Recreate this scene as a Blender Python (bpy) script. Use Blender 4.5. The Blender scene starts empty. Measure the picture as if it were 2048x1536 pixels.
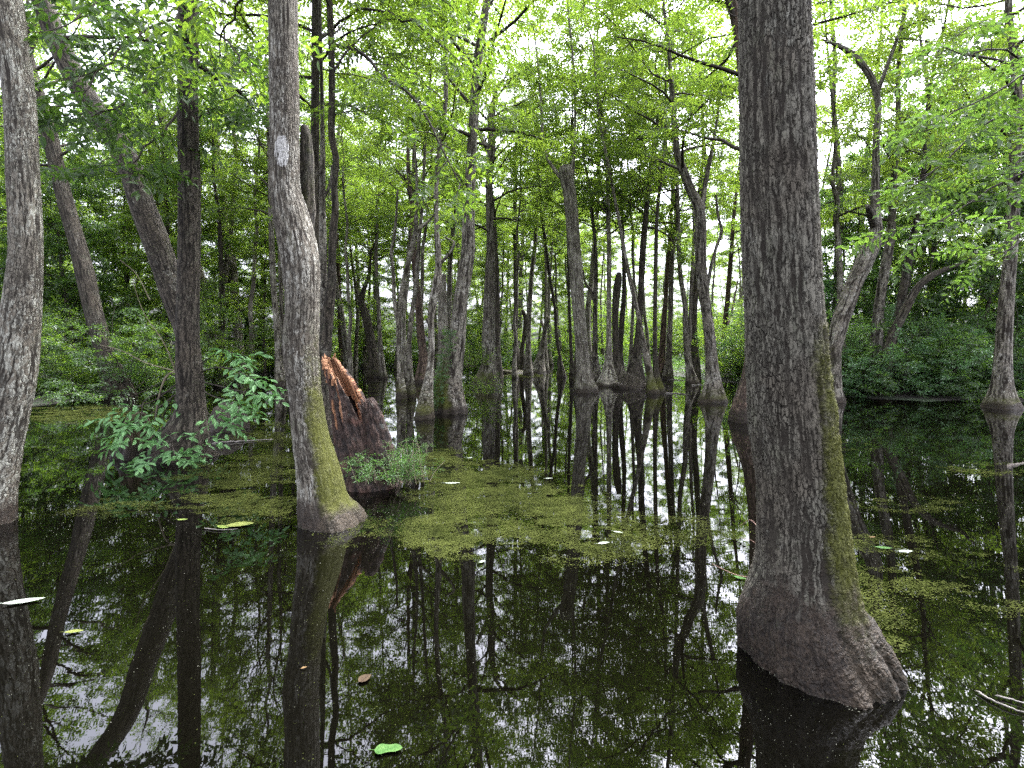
import bpy, math, random
import numpy as np
from mathutils import Vector

SC = bpy.context.scene
COL = SC.collection
F, CX, YH, HC = 1060.0, 1024.0, 690.0, 1.9      # focal length (px of a 2048 frame), horizon row, eye height
R_ = math.radians

# ------------------------------------------------------------------ basics
def ground_d(y):
    return F * HC / (y - YH)

def at(px, py, D):
    return np.array([(px - CX) * D / F, D, HC + (YH - py) * D / F])

def on_water(px, py):
    D = ground_d(py)
    return np.array([(px - CX) * D / F, D, 0.0])

def tag(o, label=None, cat=None, group=None, kind=None):
    if label: o['label'] = label
    if cat: o['category'] = cat
    if group: o['group'] = group
    if kind: o['kind'] = kind
    return o

def empty(name, loc, label, cat, group=None):
    o = bpy.data.objects.new(name, None)
    o.empty_display_size = 0.2
    o.location = [float(c) for c in loc]
    COL.objects.link(o)
    return tag(o, label, cat, group)

def make_mesh(name, V, quads=None, tris=None, smooth=True, vattr=None, fattr=None):
    V = np.asarray(V, dtype=np.float32)
    fl, starts, pos = [], [], 0
    if quads is not None and len(quads):
        q = np.asarray(quads, dtype=np.int32)
        fl.append(q.ravel()); starts.append(np.arange(len(q), dtype=np.int32) * 4); pos = len(q) * 4
    if tris is not None and len(tris):
        t = np.asarray(tris, dtype=np.int32)
        fl.append(t.ravel()); starts.append(pos + np.arange(len(t), dtype=np.int32) * 3)
    fl = np.concatenate(fl); starts = np.concatenate(starts)
    me = bpy.data.meshes.new(name)
    me.vertices.add(len(V)); me.vertices.foreach_set('co', V.ravel())
    me.loops.add(len(fl)); me.loops.foreach_set('vertex_index', fl)
    me.polygons.add(len(starts)); me.polygons.foreach_set('loop_start', starts)
    me.polygons.foreach_set('use_smooth', np.full(len(starts), smooth, dtype=bool))
    me.update(calc_edges=True)
    for k, a in (vattr or {}).items():
        a = np.asarray(a, dtype=np.float32)
        if a.ndim == 2:
            at_ = me.attributes.new(k, 'FLOAT_VECTOR', 'POINT'); at_.data.foreach_set('vector', a.ravel())
        else:
            at_ = me.attributes.new(k, 'FLOAT', 'POINT'); at_.data.foreach_set('value', a)
    for k, a in (fattr or {}).items():
        at_ = me.attributes.new(k, 'FLOAT', 'FACE'); at_.data.foreach_set('value', np.asarray(a, dtype=np.float32))
    return me

def obj(name, me, mat, parent=None, loc=None):
    o = bpy.data.objects.new(name, me)
    if mat and not me.materials: me.materials.append(mat)
    COL.objects.link(o)
    if parent: o.parent = parent
    if loc is not None: o.location = [float(c) for c in loc]
    return o

# ------------------------------------------------------------------ value noise
_lat = np.random.default_rng(5).random((64, 64, 16)).astype(np.float32)
def vnoise(x, y, z=0.0):
    x = np.asarray(x, dtype=np.float64); y = np.asarray(y, dtype=np.float64); z = np.asarray(z, dtype=np.float64) + 0 * x
    xi, yi, zi = np.floor(x).astype(int), np.floor(y).astype(int), np.floor(z).astype(int)
    fx, fy, fz = x - xi, y - yi, z - zi
    fx, fy, fz = [f * f * (3 - 2 * f) for f in (fx, fy, fz)]
    def L(a, b, c): return _lat[(xi + a) % 64, (yi + b) % 64, (zi + c) % 16]
    r = 0
    for c, wz in ((0, 1 - fz), (1, fz)):
        r = r + wz * ((L(0, 0, c) * (1 - fx) + L(1, 0, c) * fx) * (1 - fy) + (L(0, 1, c) * (1 - fx) + L(1, 1, c) * fx) * fy)
    return r
def sstep(a, b, x):
    t = np.clip((x - a) / (b - a), 0, 1); return t * t * (3 - 2 * t)

# ------------------------------------------------------------------ materials
class NT:
    def __init__(s, name):
        s.m = bpy.data.materials.new(name); s.m.use_nodes = True
        s.t = s.m.node_tree; s.t.nodes.clear(); s.n = s.t.nodes; s.l = s.t.links
        s.out = s.n.new('ShaderNodeOutputMaterial')
    def new(s, typ, props=None, **ins):
        n = s.n.new(typ)
        for k, v in (props or {}).items(): setattr(n, k, v)
        for k, v in ins.items():
            k2 = int(k[1:]) if k[0] == 'i' and k[1:].isdigit() else k.replace('_', ' ')
            if hasattr(v, 'is_linked'): s.l.new(v, n.inputs[k2])
            else: n.inputs[k2].default_value = v
        return n
    def math(s, op, a, b=0.0, clamp=False):
        return s.new('ShaderNodeMath', {'operation': op, 'use_clamp': clamp}, i0=a, i1=b).outputs[0]
    def ramp(s, x, a, b):
        return s.new('ShaderNodeMapRange', {'interpolation_type': 'SMOOTHSTEP'}, i0=x, i1=a, i2=b).outputs[0]
    def mix(s, f, a, b):
        n = s.n.new('ShaderNodeMix'); n.data_type = 'RGBA'
        for i, v in ((0, f), (6, a), (7, b)):
            if hasattr(v, 'is_linked'): s.l.new(v, n.inputs[i])
            else: n.inputs[i].default_value = (tuple(v) + (1,))[:4] if not isinstance(v, (int, float)) else v
        return n.outputs[2]
    def noise(s, vec, scale, detail=3, rough=0.55):
        return s.new('ShaderNodeTexNoise', None, Vector=vec, Scale=scale, Detail=detail, Roughness=rough).outputs['Fac']
    def map(s, vec, sx, sy, sz):
        return s.new('ShaderNodeMapping', None, Vector=vec, Scale=(sx, sy, sz)).outputs[0]
    def attr(s, name, o='Fac'):
        return s.new('ShaderNodeAttribute', {'attribute_name': name}).outputs[o]
    def link(s, a, b): s.l.new(a, b)

def bark_material(name, plate=(0.20, 0.18, 0.155), crack=(0.032, 0.024, 0.018), pale=(0.40, 0.40, 0.37), cell=30.0,
                  pale_amt=0.5, disp=0.0, stretch=0.3, moss_col=(0.052, 0.058, 0.009)):
    b = NT(name)
    bk = b.attr('bk', 'Vector')
    oi = b.new('ShaderNodeObjectInfo').outputs['Random']
    warp = b.new('ShaderNodeTexNoise', None, Vector=bk, Scale=14.0, Detail=3.0).outputs['Color']
    wv = b.new('ShaderNodeVectorMath', {'operation': 'MULTIPLY_ADD'}, i0=warp, i1=(0.03, 0.03, 0.06), i2=bk).outputs[0]
    mv = b.map(wv, 1, 1, stretch)
    vor = b.new('ShaderNodeTexVoronoi', {'feature': 'DISTANCE_TO_EDGE'}, Vector=mv, Scale=cell).outputs['Distance']
    vc = b.new('ShaderNodeTexVoronoi', {'feature': 'F1'}, Vector=mv, Scale=cell)
    cellr = b.new('ShaderNodeSeparateColor', None, Color=vc.outputs['Color']).outputs[0]
    ridge = b.noise(b.map(wv, 1, 1, 0.16), cell * 0.9, 3, 0.6)
    fine = b.noise(b.map(bk, 1, 1, 0.5), 130, 4, 0.65)
    big = b.noise(b.map(bk, 1, 1, 0.45), 3.2, 4, 0.6)
    med = b.noise(bk, 10.0, 4, 0.65)
    block = b.ramp(b.noise(b.map(bk, 1, 1, .6), 2.3, 3), 0.38, 0.62)
    cracks = b.math('ADD', b.ramp(vor, 0.0, 0.13), b.math('MULTIPLY', b.math('SUBTRACT', 1.0, block), 0.55), True)
    furrow = b.ramp(b.noise(b.map(wv, 1, 1, 0.07), cell * 0.62, 3, 0.6), 0.39, 0.53)
    plate_m = b.math('MULTIPLY', cracks, b.math('MULTIPLY', b.ramp(ridge, 0.34, 0.50), b.math('ADD', furrow, b.math('MULTIPLY', block, 0.35), True)))
    # pale lichened plates come in patches
    patch = b.ramp(b.math('ADD', b.math('MULTIPLY', big, 0.7), b.math('MULTIPLY', med, 0.5)), 0.78 - 0.36 * pale_amt, 0.92 - 0.36 * pale_amt)
    palef = b.math('MULTIPLY', patch, b.ramp(b.math('ADD', cellr, b.math('MULTIPLY', fine, 0.7)), 0.55, 0.95))
    crack = tuple(c * .6 for c in crack)
    pc = b.mix(cellr, tuple(c * 1.3 for c in plate), tuple(c * 0.62 for c in plate))
    brown = b.ramp(b.noise(bk, 2.1, 3), 0.45, 0.65)
    pc = b.mix(b.math('MULTIPLY', brown, 0.5), pc, (0.105, 0.085, 0.068))
    pc = b.mix(b.math('MULTIPLY', b.ramp(b.noise(b.map(bk, 1, 1, .5), 6.0, 5, .7), .52, .70), 0.55), pc, (0.17, 0.185, 0.14))
    pc = b.mix(palef, pc, pale)
    pc = b.mix(b.math('MULTIPLY', b.ramp(fine, 0.55, 0.72), 0.35), pc, (0.05, 0.042, 0.034))
    col = b.mix(plate_m, crack, pc)
    # greenish tint, then moss
    moss = b.attr('moss')
    mn = b.math('ADD', b.math('MULTIPLY', b.noise(bk, 5.0, 4, 0.7), 1.0), b.math('MULTIPLY', b.noise(bk, 60.0, 3, 0.7), 0.6))
    mf = b.ramp(b.math('ADD', b.math('MULTIPLY', moss, 0.95), mn), 1.16, 1.60)
    mc = b.mix(b.noise(bk, 26.0, 4, 0.7), moss_col, tuple(c * 2.2 for c in moss_col))
    col = b.mix(b.math('MULTIPLY', mf, 0.92), col, mc)
    wet = b.attr('wet')
    wf = b.ramp(b.math('ADD', wet, b.math('ADD', b.math('MULTIPLY', b.math('SUBTRACT', med, 0.5), 1.0), b.math('MULTIPLY', b.math('SUBTRACT', big, 0.5), 1.1))), 0.3, 0.8)
    wetc = b.mix(b.ramp(b.math('ADD', b.math('MULTIPLY', fine, .6), b.math('MULTIPLY', med, .4)), 0.40, 0.62), (0.016, 0.012, 0.009), (0.062, 0.046, 0.035))
    col = b.mix(b.math('MULTIPLY', wf, 0.94), col, wetc)
    paint = b.attr('paint')
    pf = b.math('MULTIPLY', b.ramp(b.math('ADD', b.math('MULTIPLY', paint, 1.0), b.math('ADD', b.math('MULTIPLY', med, 0.9), b.math('MULTIPLY', fine, 0.3))), 0.98, 1.12), b.math('MULTIPLY', b.ramp(ridge, 0.36, 0.46), b.ramp(furrow, 0.1, 0.5)))
    colsrc = b.mix(pf, col, (0.56, 0.57, 0.60))
    col = b.new('ShaderNodeMix', {'data_type': 'RGBA', 'blend_type': 'MULTIPLY'}); b.link(colsrc, col.inputs[6]); col.inputs[0].default_value = 1.0; col.inputs[7].default_value = (1.04, 1.0, .86, 1); col = col.outputs[2]
    tint = b.new('ShaderNodeHueSaturation', None, Saturation=1.0, Value=b.math('ADD', 0.57, b.math('MULTIPLY', oi, 0.28)), Color=col).outputs[0]
    p = b.new('ShaderNodeBsdfPrincipled', None, Base_Color=tint, Roughness=b.math('SUBTRACT', 0.92, b.math('MULTIPLY', wf, 0.3)))
    p.inputs['Specular IOR Level'].default_value = 0.25
    h = b.math('ADD', b.math('MULTIPLY', plate_m, b.math('ADD', 0.55, b.math('MULTIPLY', cellr, 0.45))), b.math('MULTIPLY', fine, b.math('ADD', 0.28, b.math('MULTIPLY', wf, 1.1))))
    h = b.math('ADD', h, b.math('MULTIPLY', mf, b.math('MULTIPLY', mn, 1.3)))
    h = b.math('ADD', h, b.math('MULTIPLY', wf, b.math('MULTIPLY', b.noise(b.map(bk, 1, 1, .22), 22, 4, .65), 1.2)))
    h = b.math('MULTIPLY', h, b.math('SUBTRACT', 1.0, b.math('MULTIPLY', wf, 0.1)))
    if disp > 0:
        d = b.new('ShaderNodeDisplacement', None, Height=h, Midlevel=0.5, Scale=disp)
        b.link(d.outputs[0], b.out.inputs['Displacement']); b.m.displacement_method = 'BOTH'
    else:
        bp = b.new('ShaderNodeBump', None, Height=h, Strength=0.9, Distance=0.02)
        b.link(bp.outputs[0], p.inputs['Normal'])
    b.link(p.outputs[0], b.out.inputs['Surface'])
    return b.m

def leaf_material(name, c0, c1, t0, t1, mixf=0.5, gloss=0.03):
    b = NT(name)
    lv = b.attr('lv')
    oi = b.new('ShaderNodeObjectInfo').outputs['Random']
    c0, c1, t0, t1 = [tuple(k * v for v in c) for c, k in ((c0, .62), (c1, .80), (t0, .62), (t1, .86))]
    f = b.math('ADD', b.math('MULTIPLY', lv, 0.75), b.math('MULTIPLY', oi, 0.25), True)
    d = b.new('ShaderNodeBsdfDiffuse', None, Color=b.mix(f, c0, c1))
    t = b.new('ShaderNodeBsdfTranslucent', None, Color=b.mix(f, t0, t1))
    g = b.new('ShaderNodeBsdfGlossy', None, Color=(1, 1, 1, 1), Roughness=0.42)
    m1 = b.new('ShaderNodeMixShader', None, i0=mixf, i1=d.outputs[0], i2=t.outputs[0])
    m2 = b.new('ShaderNodeMixShader', None, i0=gloss, i1=m1.outputs[0], i2=g.outputs[0])
    b.link(m2.outputs[0], b.out.inputs['Surface'])
    return b.m

def plain_material(name, c0, c1, scale=40.0, rough=0.8, spec=0.3, attr=None):
    b = NT(name)
    geo = b.new('ShaderNodeTexCoord').outputs['Object']
    n = b.noise(geo, scale, 4, 0.65)
    fac = b.ramp(n, 0.35, 0.65)
    if attr: fac = b.math('ADD', b.math('MULTIPLY', fac, 0.35), b.math('MULTIPLY', b.attr(attr), 0.65), True)
    p = b.new('ShaderNodeBsdfPrincipled', None, Base_Color=b.mix(fac, c0, c1), Roughness=rough)
    p.inputs['Specular IOR Level'].default_value = spec
    bp = b.new('ShaderNodeBump', None, Height=n, Strength=0.5, Distance=0.01)
    b.link(bp.outputs[0], p.inputs['Normal'])
    b.link(p.outputs[0], b.out.inputs['Surface'])
    return b.m

M = {}
M['bark_big'] = bark_material('grey_plated_bark', plate=(0.175, 0.17, 0.15), pale=(0.33, 0.335, 0.31), crack=(0.05, 0.042, 0.034), cell=64, pale_amt=0.36, disp=0.016, stretch=0.26)
M['bark_near'] = bark_material('furrowed_bark', plate=(0.19, 0.178, 0.158), pale=(0.42, 0.42, 0.40), crack=(0.045, 0.036, 0.028), cell=66, pale_amt=0.62, disp=0.010, stretch=0.22)
M['bark_lichen'] = bark_material('lichened_bark', plate=(0.22, 0.205, 0.18), pale=(0.48, 0.49, 0.46), crack=(0.05, 0.042, 0.034), cell=62, pale_amt=0.75, disp=0.007, stretch=0.36)
M['bark'] = bark_material('grey_bark', plate=(0.27, 0.25, 0.225), pale=(0.48, 0.47, 0.45), cell=30, pale_amt=0.6, stretch=0.4)
M['bark_dark'] = bark_material('dark_bark', plate=(0.12, 0.105, 0.09), crack=(0.02, 0.016, 0.012), pale=(0.30, 0.29, 0.27), cell=42, pale_amt=0.4, stretch=0.4)
M['bark_pale'] = bark_material('pale_bark', plate=(0.34, 0.32, 0.29), crack=(0.07, 0.058, 0.048), pale=(0.52, 0.51, 0.48), cell=30, pale_amt=0.7, stretch=0.45)
M['bark_red'] = bark_material('reddish_bark', plate=(0.19, 0.135, 0.115), crack=(0.04, 0.026, 0.02), pale=(0.33, 0.29, 0.26), cell=36, pale_amt=0.35, stretch=0.3)
M['twig'] = plain_material('dark_twig_bark', (0.022, 0.017, 0.013), (0.060, 0.050, 0.040), 25, 0.9, 0.2)
M['stem'] = plain_material('tan_stem_bark', (0.12, 0.10, 0.06), (0.20, 0.17, 0.11), 25, 0.8, 0.3)
M['leaf'] = leaf_material('spring_green_leaf', (0.050, 0.100, 0.018), (0.105, 0.165, 0.024), (0.15, 0.31, 0.028), (0.38, 0.53, 0.05), 0.53)
M['leaf_near'] = leaf_material('fresh_green_leaf', (0.055, 0.115, 0.022), (0.100, 0.165, 0.026), (0.18, 0.38, 0.03), (0.36, 0.52, 0.045), 0.52)
M['leaf_mid'] = leaf_material('mid_green_leaf', (0.045, 0.095, 0.024), (0.085, 0.145, 0.028), (0.09, 0.22, 0.028), (0.20, 0.34, 0.04), 0.45)
M['leaf_bush'] = leaf_material('pale_bush_leaf', (0.150, 0.330, 0.125), (0.190, 0.370, 0.130), (0.10, 0.28, 0.07), (0.17, 0.36, 0.09), 0.32, 0.02)
M['leaf_dark'] = leaf_material('shade_green_leaf', (0.042, 0.100, 0.026), (0.076, 0.140, 0.032), (0.09, 0.23, 0.030), (0.19, 0.33, 0.04), 0.45)
M['leaf_blue'] = leaf_material('cool_green_leaf', (0.075, 0.185, 0.070), (0.115, 0.225, 0.080), (0.06, 0.17, 0.045), (0.12, 0.24, 0.05), 0.38, 0.03)
M['leaf_bright'] = leaf_material('bright_weed_leaf', (0.085, 0.190, 0.045), (0.125, 0.240, 0.060), (0.14, 0.34, 0.05), (0.22, 0.42, 0.06), 0.40)

# ------------------------------------------------------------------ tubes
def catmull(P, n):
    P = np.asarray(P, float)
    if len(P) == 2:
        t = np.linspace(0, 1, n)[:, None]; return P[0] * (1 - t) + P[1] * t
    seg = np.linalg.norm(np.diff(P[:, :3], axis=0), axis=1)
    s = np.concatenate([[0], np.cumsum(np.maximum(seg, 1e-6))])
    q = np.linspace(0, s[-1], n)
    m = np.gradient(P, s, axis=0)
    i = np.clip(np.searchsorted(s, q, side='right') - 1, 0, len(P) - 2)
    h = (s[i + 1] - s[i])[:, None]; t = ((q - s[i])[:, None]) / h
    return (P[i] * (2 * t**3 - 3 * t**2 + 1) + m[i] * h * (t**3 - 2 * t**2 + t) + P[i + 1] * (-2 * t**3 + 3 * t**2) + m[i + 1] * h * (t**3 - t**2))

class Geo:
    """collects tubes into one mesh"""
    def __init__(s): s.V = []; s.Q = []; s.T = []; s.n = 0; s.A = {}
    def add(s, V, Q=None, T=None, **attrs):
        if Q is not None and len(Q): s.Q.append(np.asarray(Q) + s.n)
        if T is not None and len(T): s.T.append(np.asarray(T) + s.n)
        s.V.append(V); s.n += len(V)
        for k, a in attrs.items(): s.A.setdefault(k, []).append(a)
    def mesh(s, name, org=(0, 0, 0), smooth=True):
        V = np.concatenate(s.V) - np.asarray(org)
        return make_mesh(name, V, np.concatenate(s.Q) if s.Q else None, np.concatenate(s.T) if s.T else None, smooth,
                         {k: np.concatenate(a) for k, a in s.A.items()})

def frames(P):
    T = np.gradient(P, axis=0); T /= np.linalg.norm(T, axis=1)[:, None] + 1e-9
    n = len(P); U = np.zeros((n, 3)); u = np.array([1.0, 0, 0]) if abs(T[0, 0]) < 0.8 else np.array([0, 1.0, 0])
    for i in range(n):
        u = u - T[i] * u.dot(T[i]); u /= np.linalg.norm(u) + 1e-9; U[i] = u
    return T, U, np.cross(T, U)

def grid_quads(n, k):
    i = np.arange(n - 1)[:, None] * k; j = np.arange(k)[None, :]; j2 = (j + 1) % k
    return np.stack([i + j, i + j2, i + k + j2, i + k + j], axis=-1).reshape(-1, 4)

def tube(geo, P, r, sides=6, radial=None, cap=True, full=False, moss=None, wet=None, extra=None):
    """P n x 3, r n; radial(theta, i/P) multiplies the radius"""
    P = np.asarray(P, float); r = np.asarray(r, float); n = len(P)
    T, U, W = frames(P)
    th = np.arange(sides) * 2 * math.pi / sides
    rad = np.repeat(r[:, None], sides, 1)
    if radial is not None: rad = rad * radial(th[None, :], P)
    V = P[:, None, :] + rad[..., None] * (np.cos(th)[None, :, None] * U[:, None, :] + np.sin(th)[None, :, None] * W[:, None, :])
    s = np.concatenate([[0], np.cumsum(np.linalg.norm(np.diff(P, axis=0), axis=1))])
    rm = float(np.median(r))
    at_ = {}
    if full:
        bk = np.stack([np.cos(th)[None, :] * rm + 0 * rad, np.sin(th)[None, :] * rm + 0 * rad, s[:, None] + 0 * rad], -1).reshape(-1, 3)
        V2 = V.reshape(-1, 3)
        at_ = {'bk': bk + geo_seed(P), 'moss': moss(V2, th, rad) if moss else np.zeros(len(V2)), 'wet': wet(V2) if wet else np.zeros(len(V2)),
               'paint': extra(V2) if extra else np.zeros(len(V2))}
    V = V.reshape(-1, 3)
    tris = None
    if cap:
        c = P[-1] + T[-1] * r[-1] * 0.3
        V = np.concatenate([V, c[None]])
        b = (n - 1) * sides; j = np.arange(sides)
        tris = np.stack([b + j, b + (j + 1) % sides, np.full(sides, n * sides)], -1)
        for k in at_: at_[k] = np.concatenate([at_[k], at_[k][-1:]])
    geo.add(V, grid_quads(n, sides), tris, **at_)

def geo_seed(P):
    return np.array([(P[0, 0] * 3.7) % 5, (P[0, 1] * 2.3) % 5, 0.0])

# ------------------------------------------------------------------ leaf sprays
def leaf_block(n, L, rng, hi, narrow=0.42):
    """template of one twig with n alternate leaves: verts, faces, face->leaf count"""
    V, Q = [], []
    for i in range(n):
        t = (i + 0.6) / n
        side = 1 if i % 2 else -1
        l = L * rng.uniform(0.75, 1.15) * (0.85 + 0.3 * math.sin(math.pi * t))
        if i == n - 1: ang = rng.uniform(-0.3, 0.3)
        else: ang = side * rng.uniform(0.7, 1.25)
        pitch = rng.uniform(-0.8, 0.25); roll = rng.uniform(-0.8, 0.8)
        d = np.array([math.cos(ang) * math.cos(pitch), math.sin(ang) * math.cos(pitch), math.sin(pitch)])
        up = np.array([0, 0, 1.0]); sd = np.cross(up, d); sd /= np.linalg.norm(sd); nn = np.cross(d, sd)
        sd, nn = sd * math.cos(roll) + nn * math.sin(roll), nn * math.cos(roll) - sd * math.sin(roll)
        base = np.array([t * n * L * 0.42, 0, -0.06 * (t ** 2) * n * L]) + d * L * 0.08
        w = l * narrow * rng.uniform(0.85, 1.1)
        k = len(V)
        if hi:
            V += [base, base + d * l * .28 + sd * w * .42 + nn * w * .10, base + d * l * .66 + sd * w * .40 + nn * w * .08, base + d * l - nn * l * .10,
                  base + d * l * .66 - sd * w * .40 + nn * w * .08, base + d * l * .28 - sd * w * .42 + nn * w * .10]
            Q += [[k, k + 1, k + 2, k + 3], [k, k + 3, k + 4, k + 5]]
        else:
            V += [base, base + d * l * .48 + sd * w * .5 + nn * w * .12, base + d * l - nn * l * .08, base + d * l * .48 - sd * w * .5 + nn * w * .12]
            Q += [[k, k + 1, k + 2, k + 3]]
    return np.array(V), np.array(Q)

class Leaves:
    def __init__(s, L, rng, hi=False, n=9, kinds=6, narrow=0.42):
        s.t = [leaf_block(n, L, rng, hi, narrow) for _ in range(kinds)]
        s.pos, s.dir, s.scl = [], [], []; s.rng = rng; s.n = n; s.hi = hi; s.L = L; s.jit = 0.5
    def add(s, p, d, sc=1.0): s.pos.append(p); s.dir.append(d); s.scl.append(sc)
    def mesh(s, name, org=(0, 0, 0)):
        pos = np.array(s.pos) - np.asarray(org); d = np.array(s.dir); sc = np.array(s.scl); N = len(pos)
        d /= np.linalg.norm(d, axis=1)[:, None] + 1e-9
        up = np.array([0, 0, 1.0]) + s.rng.normal(0, s.jit, (N, 3))
        sd = np.cross(up, d); sd /= np.linalg.norm(sd, axis=1)[:, None] + 1e-9
        nn = np.cross(d, sd)
        Rm = np.stack([d, sd, nn], axis=-1) * sc[:, None, None]
        kind = s.rng.integers(0, len(s.t), N)
        VV, QQ, lv, off = [], [], [], 0
        per = 2 if s.hi else 1
        sv = s.rng.random(N)
        for k, (tv, tq) in enumerate(s.t):
            I = np.nonzero(kind == k)[0]
            if not len(I): continue
            v = np.einsum('nij,vj->nvi', Rm[I], tv) + pos[I][:, None, :]
            VV.append(v.reshape(-1, 3))
            q = tq[None] + (np.arange(len(I)) * len(tv))[:, None, None] + off
            QQ.append(q.reshape(-1, 4)); off += len(I) * len(tv)
            r = 0.5 * s.rng.random((len(I), len(tq) // per)) + 0.5 * sv[I][:, None]
            lv.append(np.repeat(r, per, axis=1).ravel())
        return make_mesh(name, np.concatenate(VV), np.concatenate(QQ), None, False, None, {'lv': np.concatenate(lv)})

def wander(p0, d0, L, n, rng, jit=0.18, lift=0.0):
    P = [np.array(p0, float)]; d = np.array(d0, float); d /= np.linalg.norm(d)
    for _ in range(n - 1):
        d = d + rng.normal(0, jit, 3); d[2] += lift; d /= np.linalg.norm(d)
        P.append(P[-1] + d * L / (n - 1))
    return np.array(P)

def clothe(geo, lv, P, r0, rng, nsub=5, sub_len=1.2, nsp=5, start=0.3, sides=5, spread=1.0, tip=True, twigs=True):
    """a limb P with sub-branches that carry sprays"""
    n = len(P)
    tube(geo, P, np.linspace(r0, max(0.006, r0 * 0.22), n), sides)
    Tn = np.gradient(P, axis=0); Tn /= np.linalg.norm(Tn, axis=1)[:, None] + 1e-9
    for k in range(nsub):
        t = start + (1 - start) * (k + rng.random()) / nsub
        f = t * (n - 1); i = min(int(f), n - 2); p = P[i] + (P[i + 1] - P[i]) * (f - i)
        d = Tn[i]; sd = np.cross(d, [0, 0, 1.0]); sd /= np.linalg.norm(sd) + 1e-9
        side = (1 if k % 2 else -1)
        dd = d * rng.uniform(0.3, 0.9) + sd * side * rng.uniform(0.5, 1.1) + np.array([0, 0, rng.uniform(-0.25, 0.45)])
        Ls = sub_len * rng.uniform(0.6, 1.25) * (1 - 0.35 * t)
        S = wander(p, dd, Ls, 5, rng, 0.16, -0.02)
        if twigs: tube(geo, S, np.linspace(max(0.005, r0 * 0.28), 0.003, 5), 3, cap=False)
        St = np.gradient(S, axis=0)
        for j in range(nsp):
            u = 0.25 + 0.75 * (j + rng.random()) / nsp
            f2 = u * 4; a = min(int(f2), 3); q = S[a] + (S[a + 1] - S[a]) * (f2 - a)
            e = St[a] / (np.linalg.norm(St[a]) + 1e-9)
            s2 = np.cross(e, [0, 0, 1.0]); s2 /= np.linalg.norm(s2) + 1e-9
            dr = e * 0.7 + s2 * rng.uniform(-1, 1) * spread + np.array([0, 0, rng.uniform(-0.45, 0.2)])
            lv.add(q, dr, rng.uniform(0.8, 1.2))
    if tip:
        for j in range(3): lv.add(P[-1], Tn[-1] + rng.normal(0, 0.3, 3), 1.0)

# ------------------------------------------------------------------ trees
def trunk_path(spec, seed):
    pts = np.array(spec['pts'], float)
    rng = np.random.default_rng(seed)
    by = spec['by']; Df = ground_d(by); Rb = pts[0, 2] * 0.5 * Df / F
    D = spec.get('D') or Df + Rb * 0.9
    k = spec.get('lean', rng.uniform(-0.05, 0.06))
    dep = D * (1 + k * (pts[0, 1] - pts[:, 1]) / 690.0)
    X = (pts[:, 0] - CX) * dep / F; Z = HC + (YH - pts[:, 1]) * dep / F; Rw = pts[:, 2] * 0.5 * dep / F
    W = np.stack([X, dep, Z, Rw], 1)
    W[:, 3] *= spec.get('wk', 1.0)
    foot = W[0].copy(); foot[2] = min(foot[2] - 0.3, -0.5); foot[3] *= 1.12
    W = np.concatenate([foot[None], W])
    if not spec.get('broken'):
        H = spec.get('H', 18.5) * rng.uniform(0.88, 1.12)
        e = W[-1].copy(); v = (W[-1] - W[-3])[:3]; v = v / max(abs(v[2]), 0.3)
        v[:2] = np.clip(v[:2], -0.35, 0.35)
        if e[2] < H - 1:
            m = 5; add = []
            for i in range(1, m + 1):
                t = i / m; dz = (H - e[2]) * t
                add.append([e[0] + v[0] * dz * (1 - 0.4 * t) + rng.normal(0, 0.10), e[1] + v[1] * dz * 0.7 + rng.normal(0, 0.10), e[2] + dz, max(0.012, e[3] * (1 - 0.85 * t))])
            W = np.concatenate([W, np.array(add)])
    return W

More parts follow.
